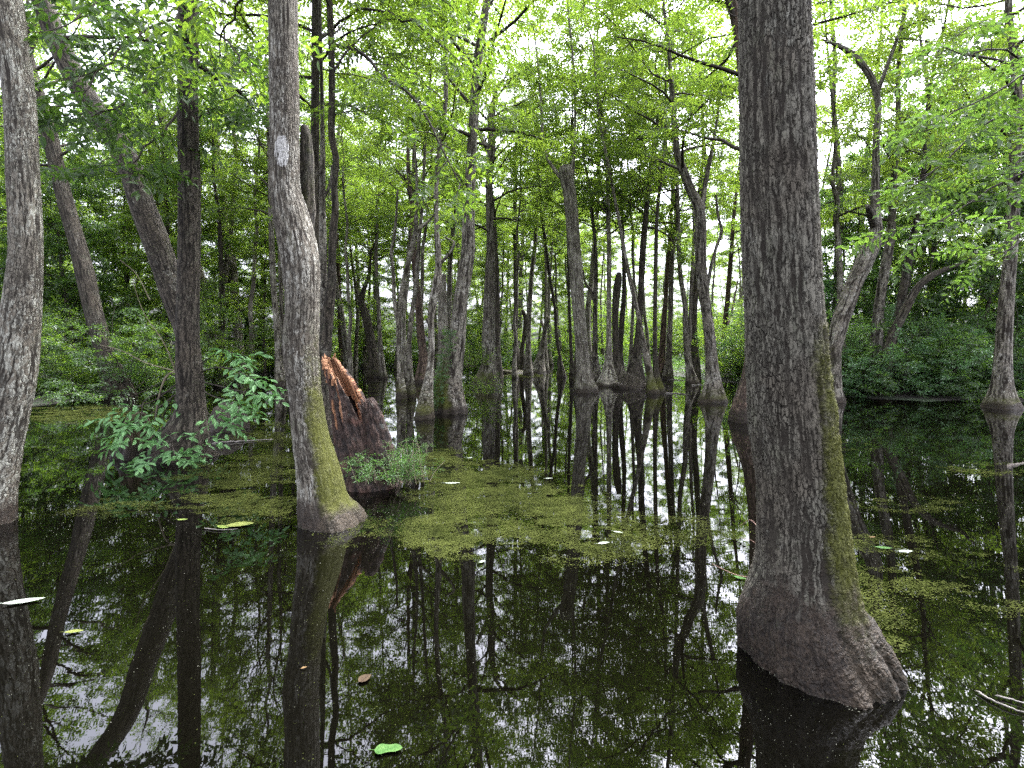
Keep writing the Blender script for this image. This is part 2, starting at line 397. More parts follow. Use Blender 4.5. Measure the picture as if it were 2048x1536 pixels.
def build_tree(name, label, spec, seed, group='tupelo and cypress trees standing in the swamp', cat='tree'):
    rng = np.random.default_rng(seed)
    W = trunk_path(spec, seed)
    near = spec.get('near', 0)
    D = float(W[1, 1]); R0 = float(np.median(W[:, 3]))
    org = np.array([W[1, 0], W[1, 1], 0.0])
    root = empty(name, org, label, cat, group)
    length = float(np.sum(np.linalg.norm(np.diff(W[:, :3], axis=0), axis=1)))
    nr = int(spec.get('rings') or min(90, max(30, length / (R0 * 1.1))))
    sides = spec.get('sides') or (28 if D < 16 else 18)
    S = catmull(W, nr)
    if near:   # denser rings in the visible lower part
        vis = spec.get('vis', 5.0)
        fine = catmull(W, 4000); zz = fine[:, 2]
        lo = fine[zz <= vis]; hi_ = fine[zz > vis]
        S = np.concatenate([lo[np.linspace(0, len(lo) - 1, nr).astype(int)], hi_[np.linspace(1, len(hi_) - 1, 24).astype(int)]])
    S[:, 3] = np.maximum(S[:, 3], 0.008)
    nl = spec.get('lobes', int(rng.integers(5, 8))); ph = spec.get('phase', rng.uniform(0, 6.28)); amp = spec.get('lobe_amp', 0.13)
    hf = spec.get('flare_h', 0.55 if D < 9 else 0.9)
    mo = spec.get('moss', (0.55, 1.1, None))
    ph2, ph3 = rng.uniform(0, 6.28, 2); sx = rng.uniform(0, 60)
    fixed = spec.get('lobe_at')
    def radial(th, P):
        z = P[:, 2:3]
        e = np.exp(-np.maximum(z, 0) / hf)
        if fixed:
            lob = 0
            for (a, w, g) in fixed:
                dd = (th - a + math.pi) % (2 * math.pi) - math.pi
                lob = lob + g * np.exp(-(dd / w) ** 2)
            lob = lob - 0.12
        else:
            lob = amp * (1.6 * np.abs(np.cos(nl * 0.5 * (th - ph + 0.25 * np.sin(th * 2 + ph2)))) - 1.0)
        lump = 0.09 * (vnoise(np.cos(th) * 1.1 + sx, np.sin(th) * 1.1 + 7, z * 0.9) - 0.5) * 2 * min(1.0, 0.4 + R0)
        fib = (0.16 if near else 0.08) * e * (vnoise(th * 6 + sx, z * 1.2 + 3) - 0.5) + (0.025 * e * (np.abs(np.sin(th * 8 + 1.3 * np.sin(th * 2 + sx))) - .5) if near else 0)
        return 1 + lob * e + lump + fib + 0.03 * np.cos(2 * th + ph3 + z * 0.3)
    def mossf(V2, th, rad):
        z = V2[:, 2]
        m = mo[0] * np.exp(-np.maximum(z, 0) / mo[1])
        if mo[2] is not None:
            t = np.tile(th, len(V2) // len(th)); dd = np.cos(t - mo[2])
            m = m * (0.25 + 0.75 * sstep(-0.1, 0.8, dd)) + spec.get('moss_side', 0) * sstep(-0.05, 0.85, dd) * sstep(3.2, 0.6, z)
        return m + spec.get('moss_all', 0)
    wh = spec.get('wet_h', 0.30 if D > 9 else 0.35)
    def wetf(V2): return np.clip(1.15 - V2[:, 2] / wh, 0, 1.3)
    g = Geo()
    tube(g, S[:, :3], S[:, 3], sides, radial, True, True, mossf, wetf, spec.get('paint'))
    for st in spec.get('forks', []):
        F_ = np.array(st, float)
        # a fork leaves the trunk at the depth the trunk has there
        zf = HC + (YH - F_[0, 1]) * D / F
        dt = np.interp(zf, S[:, 2], S[:, 1]) + spec.get('fork_back', 0.0); dep = dt + np.linspace(0, rng.uniform(-0.06, 0.06) * D, len(F_))
        Wf = np.stack([(F_[:, 0] - CX) * dep / F, dep, HC + (YH - F_[:, 1]) * dep / F, F_[:, 2] * .5 * dep / F], 1)
        Sf = catmull(Wf, 4 + 5 * len(Wf)); Sf[:, 3] = np.maximum(Sf[:, 3], 0.008)
        tube(g, Sf[:, :3], Sf[:, 3], 12 if D > 9 else 24, None, True, True, mossf, wetf)
    obj('trunk', g.mesh(name + '_trunk', org), M[spec.get('bark', 'bark')], root)
    if spec.get('stub'):
        F_ = np.array(spec['stub'], float); dep = np.interp(HC + (YH - F_[:, 1]) * D / F, S[:, 2], S[:, 1]) + .17
        Sf = catmull(np.stack([(F_[:, 0] - CX) * dep / F, dep, HC + (YH - F_[:, 1]) * dep / F, F_[:, 2] * .5 * dep / F], 1), 60)
        gs = Geo(); tube(gs, Sf[:, :3], Sf[:, 3], 40, lambda th, P: 1 + .25 * (vnoise(th * 2, P[:, 2:3] * 5) - .5), True, True, lambda V2, th, rad: .42 + 0 * V2[:, 2], None)
        st = obj('broken_stub', gs.mesh(name + '_stub', org), M['bark_dark'], root); st['label'] = 'dark mossy broken stub'
    # crown
    gb = Geo(); hi = D < 10.5 and not spec.get('lo')
    lv = Leaves(spec.get('leaf', 0.14), rng, hi, 8 if hi else 9)
    nlimb = spec.get('limbs', 27 if D > 12 else 15)
    ztop = float(S[-1, 2]); z0 = spec.get('z0', 0.42 * ztop)
    cr = spec.get('cr', 3.0)
    axis = S
    if nlimb and not spec.get('broken'):
        az = rng.uniform(0, 6.28)
        for i in range(nlimb):
            t = (i + rng.random()) / nlimb
            z = z0 + (ztop - z0) * t ** 0.9
            p = np.array([np.interp(z, axis[:, 2], axis[:, k]) for k in range(3)]); rr = float(np.interp(z, axis[:, 2], axis[:, 3]))
            az += 2.4 + rng.uniform(-0.5, 0.5)
            el = rng.uniform(0.1, 0.8) + 0.4 * t
            d = np.array([math.cos(az) * math.cos(el), math.sin(az) * math.cos(el), math.sin(el)])
            Lb = cr * (0.45 + 0.65 * math.sin(math.pi * min(1, 0.25 + 0.75 * t))) * rng.uniform(0.7, 1.2)
            P = wander(p, d, Lb, 7, rng, 0.15, -0.03)
            clothe(gb, lv, P, min(0.06, max(0.014, rr * 0.45)), rng, spec.get('nsub', 6 if D > 12 else 5), 1.3, max(3, round(spec.get('nsp', 9 if D > 12 else 6) * (1.1 - 0.35 * t))))
    gm = Geo(); lm = Leaves(spec.get('leaf', 0.14), rng, hi, 8 if hi else 9)
    for path in spec.get('boughs', []):
        B = np.array(path['p'], float)       # (px, py, depth)
        Wp = np.array([at(x, y, d) for x, y, d in B])
        C = catmull(Wp, 14)
        C[1:-1] += rng.normal(0, 0.03, C[1:-1].shape)
        clothe(gm, lm, C, path.get('r', 0.03), rng, path.get('nsub', 9), path.get('sl', 0.9), path.get('nsp', 5) + 1, path.get('start', 0.25), 6)
        obj('bough', gm.mesh(name + '_bough', org), M['twig'], root); gm = Geo()
    if lv.pos:
        obj('branches', gb.mesh(name + '_branches', org), M['twig'], root)
        obj('crown', lv.mesh(name + '_crown', org), M[spec.get('leafmat', 'leaf_near' if D < 12 else 'leaf')], root)
    if lm.pos:
        obj('foliage', lm.mesh(name + '_foliage', org), M[spec.get('leafmat', 'leaf_near' if D < 12 else 'leaf')], root)
    return root, S, org

def paint_blaze(V):
    # a pale blaze of old paint on the camera side of the trunk
    px = CX + V[:, 0] * F / V[:, 1]; py = YH - (V[:, 2] - HC) * F / V[:, 1]
    return np.clip(1.35 - np.abs((px - 564) / 15) ** 2.2 - np.abs((py - 302) / 34.0) ** 2.2, 0, 1)

T = []
def tree(label, pts, by, **k): T.append((label, dict(pts=pts, by=by, **k)))

# --- left group
tree('lichen spotted grey trunk cut by the left edge, bowed outward at mid height', [(-38,1060,112),(-20,944,92),(6,842,80),(30,739,74),(42,637,65),(52,513,55),(46,342,53),(36,171,52),(10,0,56)], 1062,
     bark='bark_lichen', near=1, rings=260, sides=90, vis=5.2, z0=7.0, H=18, lean=0.02, moss=(0.35,0.5,None), boughs=[])
tree('slim dark trunk leaning left, next in behind the lichen spotted edge trunk', [(240,800,60),(215,722,34),(190,637,31),(167,534,31),(152,478,28),(133,410,27),(115,342,26),(93,239,25),(72,171,20),(58,113,16),(50,50,13)], 800, bark='bark_dark', z0=8, H=16)
tree('thick trunk tilting left that passes behind the dark upright trunk with bare bark strips', [(386,880,60),(388,800,40),(384,730,38),(370,655,42),(346,585,48),(330,534,48),(311,478,48),(285,410,46),(258,328,44),(222,265,42),(180,205,40),(133,120,38),(95,30,36)], 882, bark='bark_dark', z0=8, H=16, lean=0.03)
tree('dark upright trunk with stripped bark patches, bushy sprouts and broad mossy foot', [(365,924,138),(362,893,118),(376,850,76),(378,825,58),(376,739,48),(376,602,44),(378,513,44),(378,342,43),(375,171,40),(377,0,40)], 926,
     bark='bark_dark', wk=.92, sides=40, rings=120, z0=6.5, H=18, leafmat='leaf_mid', moss=(0.75,0.35,0.3), lean=-0.02,
     boughs=[dict(p=[(374,20,9.5),(310,50,8.5),(235,110,7.4),(165,190,6.6)], r=.03, nsub=12, nsp=6), dict(p=[(374,120,9.6),(300,170,8.6),(215,225,7.6),(140,235,6.8)], r=.028, nsub=12, nsp=6),
             dict(p=[(376,210,9.6),(310,280,9.0),(260,330,8.4),(215,350,7.8)], r=.025, nsub=9, nsp=6), dict(p=[(380,30,9.6),(430,60,9.2),(480,120,8.6),(520,200,8.2)], r=.028, nsub=9, nsp=5),
             dict(p=[(372,-40,9.5),(280,-40,8.2),(190,10,7.0),(110,60,6.2)], r=.03, nsub=12, nsp=6), dict(p=[(380,250,9.6),(420,220,9.2),(455,225,8.9)], r=.016, nsub=5, nsp=4, sl=.6)])
tree('pale leaning trunk seen just right of the dark upright trunk above the bush', [(447,750,26),(438,712,18),(421,640,17),(403,560,16),(378,470,16),(350,370,18),(335,300,17),(318,200,14),(300,100,12)], 752, bark='bark_pale')
tree('faint grey trunk slanting behind the thick left tilting trunk', [(395,755,36),(375,680,26),(345,540,22),(326,430,20),(306,280,18),(296,180,16)], 757, bark='bark')
tree('pale straight trunk beyond the bush, bare to mid height, left bank', [(483,752,26),(479,705,20),(471,602,17),(461,517,15),(454,496,14),(448,410,13),(434,290,12),(429,205,11),(424,100,9)], 756, bark='bark_pale', z0=8)
tree('thin two toned trunk with flared foot left of the paint marked trunk', [(562,770,28),(557,722,13),(554,654,12),(547,568,11),(544,500,11),(542,440,10),(540,330,9),(537,200,8)], 771, bark='bark')
tree('thinnest grey stem close behind the two toned trunk', [(572,768,20),(567,700,9),(562,585,9),(560,480,8),(558,380,7)], 769, bark='bark')
tree('bare dark sapling standing on the left bank', [(529,752,9),(528,700,6),(527,637,6),(530,560,4)], 753, bark='bark_dark', H=9, z0=4, limbs=8, cr=1.2)
# --- paint marked trunk and companions
tree('furrowed grey trunk with a pale paint blaze and a broken mossy stub', [(664,1062,140),(648,1013,102),(636,944,84),(621,876,70),(610,790,62),(602,705,67),(605,602,64),(600,513,72),(585,440,68),(572,380,57),(570,308,54),(569,205,54),(567,103,53),(566,0,53)], 1063,
     bark='bark_near', near=1, rings=420, sides=120, vis=5.6, z0=7, H=19, lean=0.0, moss=(0.45,0.5,-.2), moss_side=0.85, paint=paint_blaze, lobe_at=[(0.2,0.5,0.07),(1.6,0.5,0.1),(3.3,0.5,0.08),(4.9,0.4,0.10),(5.6,.3,.10)], flare_h=0.25,
     stub=[(604,560,40),(611,470,36),(614,380,30),(613,300,25),(611,268,21),(609,252,15)], boughs=[dict(p=[(566,-60,5.6),(500,-20,6.0),(455,60,6.6),(430,140,7.2)], r=.02, nsub=9, nsp=5)])
tree('straight slender dark stem right beside the paint marked trunk', [(636,860,60),(632,700,22),(630,470,17),(630,300,16),(631,103,16),(632,0,16)], 850, bark='bark_dark', z0=7)
tree('forked grey stem rising between the slender stem and the wavy trunk', [(648,862,40),(648,690,16),(646,487,15),(645,400,12),(645,340,12),(645,285,10),(644,200,8)], 855, bark='bark', forks=[[(647,395,7),(656,380,6),(661,360,5),(664,330,4)]], z0=8)
tree('wavy dark trunk with a long drooping bough of leaves', [(640,870,60),(643,800,27),(650,690,24),(656,628,22),(660,593,20),(664,558,17),(664,530,15),(666,470,15),(668,445,14),(671,420,13),(668,375,13),(672,314,12),(665,285,13),(664,200,13),(663,103,12),(659,0,12)], 872,
     bark='bark_dark', z0=6.8, limbs=18, leafmat='leaf_near', lo=0, boughs=[dict(p=[(664,88,12.2),(692,92,11.6),(725,106,11),(755,140,10.4),(800,170,10),(840,215,9.6),(872,272,9.3),(900,330,9.1),(922,372,9.0)], r=.05, nsub=16, sl=1.0, nsp=5, start=.3),
     dict(p=[(664,60,12.2),(720,20,11.4),(790,30,10.8),(860,70,10.2),(930,130,9.8)], r=.035, nsub=13, nsp=5), dict(p=[(664,230,12.2),(700,222,11.6),(745,212,11)], r=.02, nsub=6, nsp=4, sl=.7),
     dict(p=[(662,10,12.2),(740,-30,11.6),(830,-30,11),(900,10,10.6)], r=.035, nsub=11, nsp=5)])
# --- centre left
tree('dark mossy leaning trunk with a forked broken top', [(751,754,34),(745,705,20),(733,637,17),(723,600,13),(729,575,9),(737,555,7),(741,520,5)], 755, bark='bark_dark', forks=[[(723,605,8),(717,592,6),(715,580,4)]], H=11, z0=6)
tree('slim pale trunk behind the mossy leaning trunk', [(751,735,10),(750,690,8),(750,620,7),(749,545,7),(745,480,6),(742,400,5)], 737, bark='bark_pale')
tree('smooth brown trunk with wide base beyond the broken stump', [(690,745,26),(686,700,16),(682,660,13),(678,580,9),(675,520,8),(672,450,7)], 748, bark='bark_red')
tree('crooked twin stemmed young tree, left of the close pair', [(803,798,24),(800,739,12),(797,671,10),(798,637,10),(801,602,10),(806,568,10),(813,540,10),(822,505,10),(830,470,10),(833,430,7),(834,376,6),(833,342,5)], 798, bark='bark', forks=[[(796,650,8),(789,600,8),(786,540,7),(783,505,6),(788,475,6),(792,440,5),(795,380,4)],[(831,466,8),(845,452,7),(858,441,5),(872,425,3)]], z0=6.5, moss=(0.9,0.9,None))
tree('slim swaying young tree, right of the close pair', [(822,797,22),(820,739,12),(818,690,10),(822,637,9),(828,600,9),(834,560,9),(836,520,9),(838,480,8),(842,440,7)], 796, bark='bark', z0=6.5, moss=(0.9,0.9,None))
tree('reddish trunk standing behind the slim pair', [(852,765,50),(847,716,20),(842,670,17),(836,600,14),(830,540,12),(826,480,10),(824,420,9)], 768, bark='bark_red')
tree('crooked trunk with a knob and a bulging mossy base, in front of the ivy trunk', [(848,838,42),(853,790,27),(860,739,15),(863,690,13),(862,637,13),(866,605,17),(874,568,19),(877,540,13),(876,500,12),(874,470,10),(873,376,9),(880,290,9),(891,205,9),(890,103,9),(891,0,9)], 839, bark='bark', sides=32, limbs=14,
     forks=[[(863,650,9),(857,644,8),(853,638,5)],[(877,530,7),(900,505,6),(908,485,5),(890,475,3)]], z0=6.5, moss=(0.9,0.9,None))
tree('grey snapped snag with splintered top behind the ivy trunk', [(888,770,40),(887,722,22),(886,650,20),(885,600,18),(886,560,13),(889,548,7)], 790, bark='bark', broken=1)
tree('big leaning trunk with ivy and green moss over its fluted base', [(901,826,68),(899,800,60),(898,760,51),(903,739,45),(915,671,33),(921,602,29),(931,540,30),(936,500,29),(937,450,26),(940,376,22),(943,308,20),(950,205,20),(958,103,18),(969,30,16),(973,0,15)], 828,
     bark='bark', sides=48, rings=90, z0=7.5, H=17, limbs=20, moss=(1.1,1.3,3.6), moss_side=0.35, lobes=8, lobe_amp=0.16,
     boughs=[dict(p=[(950,200,15.4),(985,215,14.6),(1010,250,14)], r=.02, nsub=6, nsp=4)])
tree('straight trunk with a swollen brown base and a stubby fork up high', [(972,774,60),(974,755,47),(976,739,35),(977,671,27),(979,568,21),(981,500,17),(979,410,15),(979,350,15),(983,300,16),(983,240,14),(988,200,10),(994,175,7),(1003,165,4)], 775, bark='bark', sides=30, forks=[[(980,305,10),(970,290,9),(962,270,8),(955,250,6)]], z0=7, moss=(0.9,1.3,None), wet_h=0.6)
tree('dark trunk pressed close behind the swollen brown base', [(996,758,22),(995,700,13),(994,602,12),(993,540,10),(990,480,9),(985,400,7)], 760, bark='bark_dark')
# --- centre
tree('thin straight dark trunk on a small island of moss', [(1038,741,28),(1033,700,12),(1032,602,10),(1031,500,10),(1030,420,8),(1032,300,6),(1030,200,5)], 742, bark='bark_dark')
tree('short hooked dead trunk sharing the moss island', [(1050,742,20),(1044,705,9),(1050,660,9),(1051,637,9),(1045,620,7)], 743, bark='bark_dark', broken=1)
tree('leaning dead snag with a blunt cut top in mid channel', [(1075,748,34),(1080,720,18),(1087,680,10),(1092,650,9),(1097,634,10)], 748, bark='bark', broken=1, forks=[[(1090,665,6),(1085,648,5),(1083,640,4)]])
tree('upright slim trunk just right of the leaning dead snag', [(1092,742,14),(1091,700,8),(1091,660,7),(1092,600,6),(1090,480,5)], 743, bark='bark')
tree('thin stem bending left with height, centre of the channel', [(1123,755,20),(1120,720,8),(1113,671,7),(1110,620,6),(1105,585,6),(1099,551,6),(1095,520,6),(1090,480,6),(1083,430,5),(1080,376,4)], 756, bark='bark_dark')
tree('thin dark stem beside the topless trunk on its left', [(1146,757,16),(1143,720,8),(1141,671,7),(1138,600,6),(1137,540,6),(1136,440,5),(1133,350,4)], 758, bark='bark_dark')
tree('thick topless trunk with a flat broken head and thin new shoots', [(1172,785,52),(1169,760,35),(1167,739,29),(1162,671,25),(1156,602,26),(1152,540,27),(1148,500,27),(1143,430,27),(1137,376,27),(1132,345,29),(1131,333,26)], 786, bark='bark_pale', sides=32, broken=1, lean=0.0,
     forks=[[(1145,350,8),(1148,300,6),(1150,205,5),(1146,120,5),(1137,30,4),(1130,-60,3)],[(1122,355,9),(1108,338,8),(1096,318,6),(1087,285,6),(1083,222,5),(1078,150,4),(1068,60,3)]],
     boughs=[dict(p=[(1148,290,22),(1160,230,21.6),(1180,190,21)], r=.02, nsub=8, sl=1.2), dict(p=[(1083,222,22),(1060,170,21.5),(1050,120,21)], r=.02, nsub=8, sl=1.2), dict(p=[(1146,110,22),(1120,60,21.5),(1100,10,21)], r=.02, nsub=8, sl=1.3), dict(p=[(1140,60,22),(1170,10,22.5),(1190,-40,23)], r=.02, nsub=8, sl=1.3)])
tree('slim trunk with a side fork, right behind the topless trunk', [(1192,762,26),(1190,722,14),(1190,670,10),(1191,600,9),(1192,540,8),(1190,480,7),(1183,420,6),(1180,380,5)], 764, bark='bark', forks=[[(1189,605,6),(1181,580,6),(1172,568,5),(1166,540,3)]], z0=7)
tree('pale straight trunk flaring to a ridged foot, with the dark snag at its back', [(1216,772,52),(1217,750,32),(1218,720,17),(1218,671,11),(1218,602,10),(1218,500,9),(1216,420,8),(1214,340,7),(1211,280,7),(1208,250,6),(1204,230,5)], 774, bark='bark_pale', lobes=7, lobe_amp=.2, z0=7)
tree('dark snag broken off at half height against the pale straight trunk', [(1236,766,42),(1233,722,17),(1231,671,13),(1231,620,13),(1234,580,15),(1237,555,13),(1238,545,9)], 768, bark='bark_dark', broken=1)
tree('slim dark trunk tilting right beyond the broken dark snag', [(1243,760,22),(1241,722,12),(1244,640,11),(1248,590,9),(1248,540,8),(1246,480,7),(1243,400,5)], 762, bark='bark_dark', z0=7)
tree('grey trunk with a black hollow root cone at the water', [(1270,775,52),(1270,752,38),(1272,722,24),(1275,690,17),(1279,640,13),(1281,602,12),(1283,551,13),(1286,500,13),(1291,440,11),(1297,380,9),(1302,330,8),(1306,290,6)], 777, bark='bark_dark', lobes=9, lobe_amp=.2, z0=7, wet_h=.9)
tree('long diagonal trunk crossing before the hollow root cone', [(1306,788,28),(1302,765,18),(1294,722,14),(1285,680,12),(1278,640,9),(1272,610,8),(1266,585,9),(1258,550,9),(1250,510,8),(1243,470,7),(1236,430,6),(1228,390,6),(1221,350,6)], 789, bark='bark', z0=8, moss=(1.0,1.2,None))
tree('slender trunk sharing its foot with the long diagonal trunk', [(1318,785,24),(1313,755,14),(1311,720,10),(1310,640,8),(1311,560,8),(1312,500,8),(1313,450,7),(1319,380,7),(1325,340,8),(1327,300,6),(1330,270,4)], 786, bark='bark_dark', z0=7, moss=(1.0,1.2,None))
tree('reddish grey trunk in the gap of sky, slanting right', [(1322,748,20),(1325,700,13),(1328,640,11),(1331,600,9),(1335,540,8),(1340,480,9),(1343,420,6)], 752, bark='bark_red', z0=8)
tree('knotty grey trunk in the gap of sky, next to the reddish one', [(1336,757,22),(1338,722,13),(1339,670,11),(1342,602,10),(1343,540,10),(1347,480,9),(1352,440,8),(1350,400,8),(1346,370,6)], 759, bark='bark', z0=8)
tree('double stemmed trunk left of the elbowed forked tree', [(1385,768,28),(1379,740,16),(1374,700,13),(1371,650,11),(1370,610,10),(1366,585,10),(1361,550,9),(1358,500,9),(1356,440,9),(1355,400,8)], 769, bark='bark', forks=[[(1378,690,9),(1380,650,8),(1381,620,7),(1382,580,7),(1384,540,6),(1387,480,5),(1386,420,3)]], z0=7)
tree('tall trunk with an elbow where it forks, flared reddish foot', [(1425,805,58),(1426,785,43),(1426,765,31),(1424,739,25),(1419,671,21),(1413,620,20),(1407,580,22),(1402,530,21),(1401,480,22),(1401,440,21),(1394,405,19),(1381,380,18),(1370,350,17),(1362,330,16),(1354,305,14),(1351,270,12),(1346,220,11),(1341,140,9),(1335,70,7)], 806, bark='bark', sides=32,
     forks=[[(1404,425,12),(1408,385,10),(1416,340,9),(1424,300,8),(1430,265,6),(1440,200,4)],[(1409,595,9),(1417,560,8),(1423,530,7),(1434,490,6),(1443,465,6),(1436,430,5),(1432,390,4)]], z0=7, moss=(0.8,0.8,None))
tree('straight reddish trunk with a snag spur, right of the elbowed tree', [(1443,748,24),(1446,700,11),(1450,650,11),(1455,600,10),(1459,550,9),(1463,500,8),(1467,440,7),(1472,390,6),(1478,340,5)], 750, bark='bark_red', forks=[[(1451,655,6),(1461,635,5),(1468,600,4),(1476,560,3)]], z0=7)
tree('dark trunk half hidden behind the left side of the largest trunk', [(1492,846,66),(1496,800,50),(1503,760,38),(1510,700,32),(1515,600,30),(1512,480,28),(1503,330,26),(1493,200,25),(1483,100,24),(1470,30,22),(1462,0,22)], 847, bark='bark_red', z0=6.5, wet_h=.5)
# --- the largest trunk
tree('largest trunk, furrowed grey bark with moss down its right side', [(1627,1310,284),(1612,1270,260),(1604,1237,238),(1604,1204,212),(1606,1160,187),(1604,1060,164),(1597,960,155),(1584,850,157),(1575,750,152),(1569,650,148),(1562,500,145),(1555,330,141),(1551,171,138),(1548,0,134)], 1432,
     bark='bark_big', wk=.945, D=3.25, near=1, rings=520, sides=190, vis=4.8, z0=8, H=21, lean=0.0, moss=(0.35,0.30,-.35), moss_side=1.05, wet_h=0.7, flare_h=0.24,
     lobe_at=[(-1.95,0.55,0.30),(-0.95,0.40,0.04),(-0.15,0.3,0.0),(2.5,0.5,0.18),(1.2,0.5,0.12),(-2.75,.3,.05)], boughs=[])
# --- right
tree('mossy leaning trunk that bends back upright beside the largest trunk', [(1665,805,44),(1664,780,35),(1664,739,31),(1665,705,31),(1673,671,31),(1682,637,32),(1695,602,32),(1708,568,31),(1724,534,33),(1738,505,32),(1749,478,29),(1752,455,22),(1752,430,18),(1750,395,16),(1752,340,14),(1752,308,13),(1754,250,12),(1757,215,11),(1753,188,12),(1742,155,13),(1730,137,13),(1710,112,12),(1685,96,10),(1660,85,6),(1642,79,4)], 806,
     bark='bark', sides=30, rings=110, broken=1, lean=0.0, forks=[[(1750,452,18),(1743,432,16),(1735,412,9)],[(1753,190,9),(1775,130,7),(1800,60,6),(1815,-30,5),(1825,-120,3)]], moss=(0.8,2.5,3.4),
     boughs=[dict(p=[(1800,60,18),(1850,40,17.6),(1900,60,17.2)], r=.03, nsub=9, sl=1.3), dict(p=[(1815,-30,18),(1780,-90,18),(1740,-130,18)], r=.03, nsub=9, sl=1.3), dict(p=[(1752,320,18),(1720,270,17.6),(1690,250,17)], r=.02, nsub=8, sl=1.2), dict(p=[(1754,250,18),(1800,230,17.6),(1850,260,17)], r=.02, nsub=8, sl=1.2), dict(p=[(1685,96,18),(1650,60,18),(1660,0,18)], r=.02, nsub=7, sl=1.2)])
tree('smooth grey trunk with a sharply flared green skirt', [(1750,793,52),(1750,775,38),(1750,762,28),(1751,739,26),(1752,700,24),(1755,650,21),(1760,600,19),(1768,550,18),(1775,510,18),(1780,480,16),(1784,430,14),(1786,380,12)], 794, bark='bark', sides=30, moss=(1.2,0.4,None), z0=6.5)
tree('grey trunk between the mossy leaning trunk and the green skirted one', [(1690,788,32),(1689,765,22),(1686,720,16),(1684,680,13),(1681,600,12),(1679,530,11),(1676,480,10),(1672,440,11),(1674,400,10),(1668,380,8)], 789, bark='bark', z0=6.5)
tree('trunk near the right edge with a spreading mossy foot', [(2003,818,68),(2003,795,50),(2004,770,37),(2005,739,32),(2010,640,26),(2018,540,22),(2022,500,21),(2027,400,20),(2031,300,19),(2033,200,18),(2030,120,15)], 819, bark='bark', sides=32, z0=6.5, moss=(0.8,0.7,None))
tree('dark trunk on the right bank arching over to the right', [(1765,800,34),(1772,720,22),(1782,678,18),(1795,650,17),(1808,625,16),(1825,590,15),(1840,570,14),(1858,555,13),(1877,544,11),(1893,538,9),(1920,528,6),(1950,505,4)], 795, bark='bark_dark', broken=1, boughs=[dict(p=[(1893,538,20),(1930,520,19.6),(1970,500,19)], r=.03, nsub=9, sl=1.3),dict(p=[(1858,555,20),(1870,500,20),(1900,460,20)], r=.03, nsub=8, sl=1.3)])
tree('dark upright trunk on the right bank behind the arching one', [(1772,790,32),(1780,700,20),(1790,650,19),(1800,610,16),(1808,570,15),(1815,530,15),(1826,480,14),(1836,430,11),(1845,370,9)], 792, bark='bark_dark', z0=7)
tree('tree mostly outside the frame whose leafy boughs reach in at the right edge', [(2330,960,150),(2320,850,80),(2300,600,66),(2290,300,60),(2280,0,56)], 965, bark='bark', z0=6.5, H=17, leafmat='leaf_mid', leaf=.125, lean=0.0,
     boughs=[dict(p=[(2285,60,8),(2160,80,7.8),(2040,112,7.6),(1985,100,7.5),(1930,112,7.3),(1890,95,7.2)], r=.03, nsub=12, nsp=4), dict(p=[(2288,200,8),(2130,215,7.7),(2040,226,7.5),(1960,250,7.3),(1880,330,7.1),(1810,380,7)], r=.03, nsub=15, nsp=5),
             dict(p=[(2290,300,8),(2130,320,7.7),(2010,360,7.4),(1910,420,7.2),(1840,450,7.1)], r=.025, nsub=14, nsp=5), dict(p=[(2288,120,8),(2130,130,7.6),(1990,180,7.3),(1900,230,7.1),(1820,270,7)], r=.025, nsub=13, nsp=4), dict(p=[(2290,380,8),(2150,420,7.8),(2050,480,7.6),(1980,510,7.5)], r=.02, nsub=10, nsp=5)])

def build_traced():
    for i, (lab, sp) in enumerate(T):
        build_tree('tupelo_tree', lab, sp, 100 + i)
build_traced()

# ------------------------------------------------------------------ shoreline
SHORE = np.array([(-60,-30),(-26,2),(-17,11),(-14.6,15),(-14.5,18),(-17,23),(-17.5,32),(-13,41),(-7,52),(3,60),(8,46),(10.2,31),(11.3,24),(11.5,20),(13,18.6),(17,17.6),(26,13),(60,-30)], float)
def shore_dist(x, y):
    """positive on land"""
    x = np.asarray(x, float); y = np.asarray(y, float)
    d = np.full(x.shape, 1e9); ins = np.zeros(x.shape, bool)
    n = len(SHORE)
    for i in range(n):
        a = SHORE[i]; b = SHORE[(i + 1) % n]; ab = b - a
        t = np.clip(((x - a[0]) * ab[0] + (y - a[1]) * ab[1]) / (ab @ ab), 0, 1)
        d = np.minimum(d, np.hypot(x - a[0] - t * ab[0], y - a[1] - t * ab[1]))
        c = (a[1] > y) != (b[1] > y)
        with np.errstate(divide='ignore', invalid='ignore'):
            ins ^= c & (x < (b[0] - a[0]) * (y - a[1]) / (b[1] - a[1]) + a[0])
    return np.where(ins, -d, d)
def ground_z(x, y):
    d = shore_dist(x, y) + (vnoise(np.asarray(x) * .5 + 9, np.asarray(y) * .5) - .5) * 1.6
    z = np.where(d < 0, -0.7 * sstep(0, -2.0, d), 0.45 * sstep(0, 5, d) + 0.25 * sstep(4, 30, d))
    return z + 0.12 * (vnoise(np.asarray(x) * .9, np.asarray(y) * .9) - .5) * sstep(-1, 2, d)

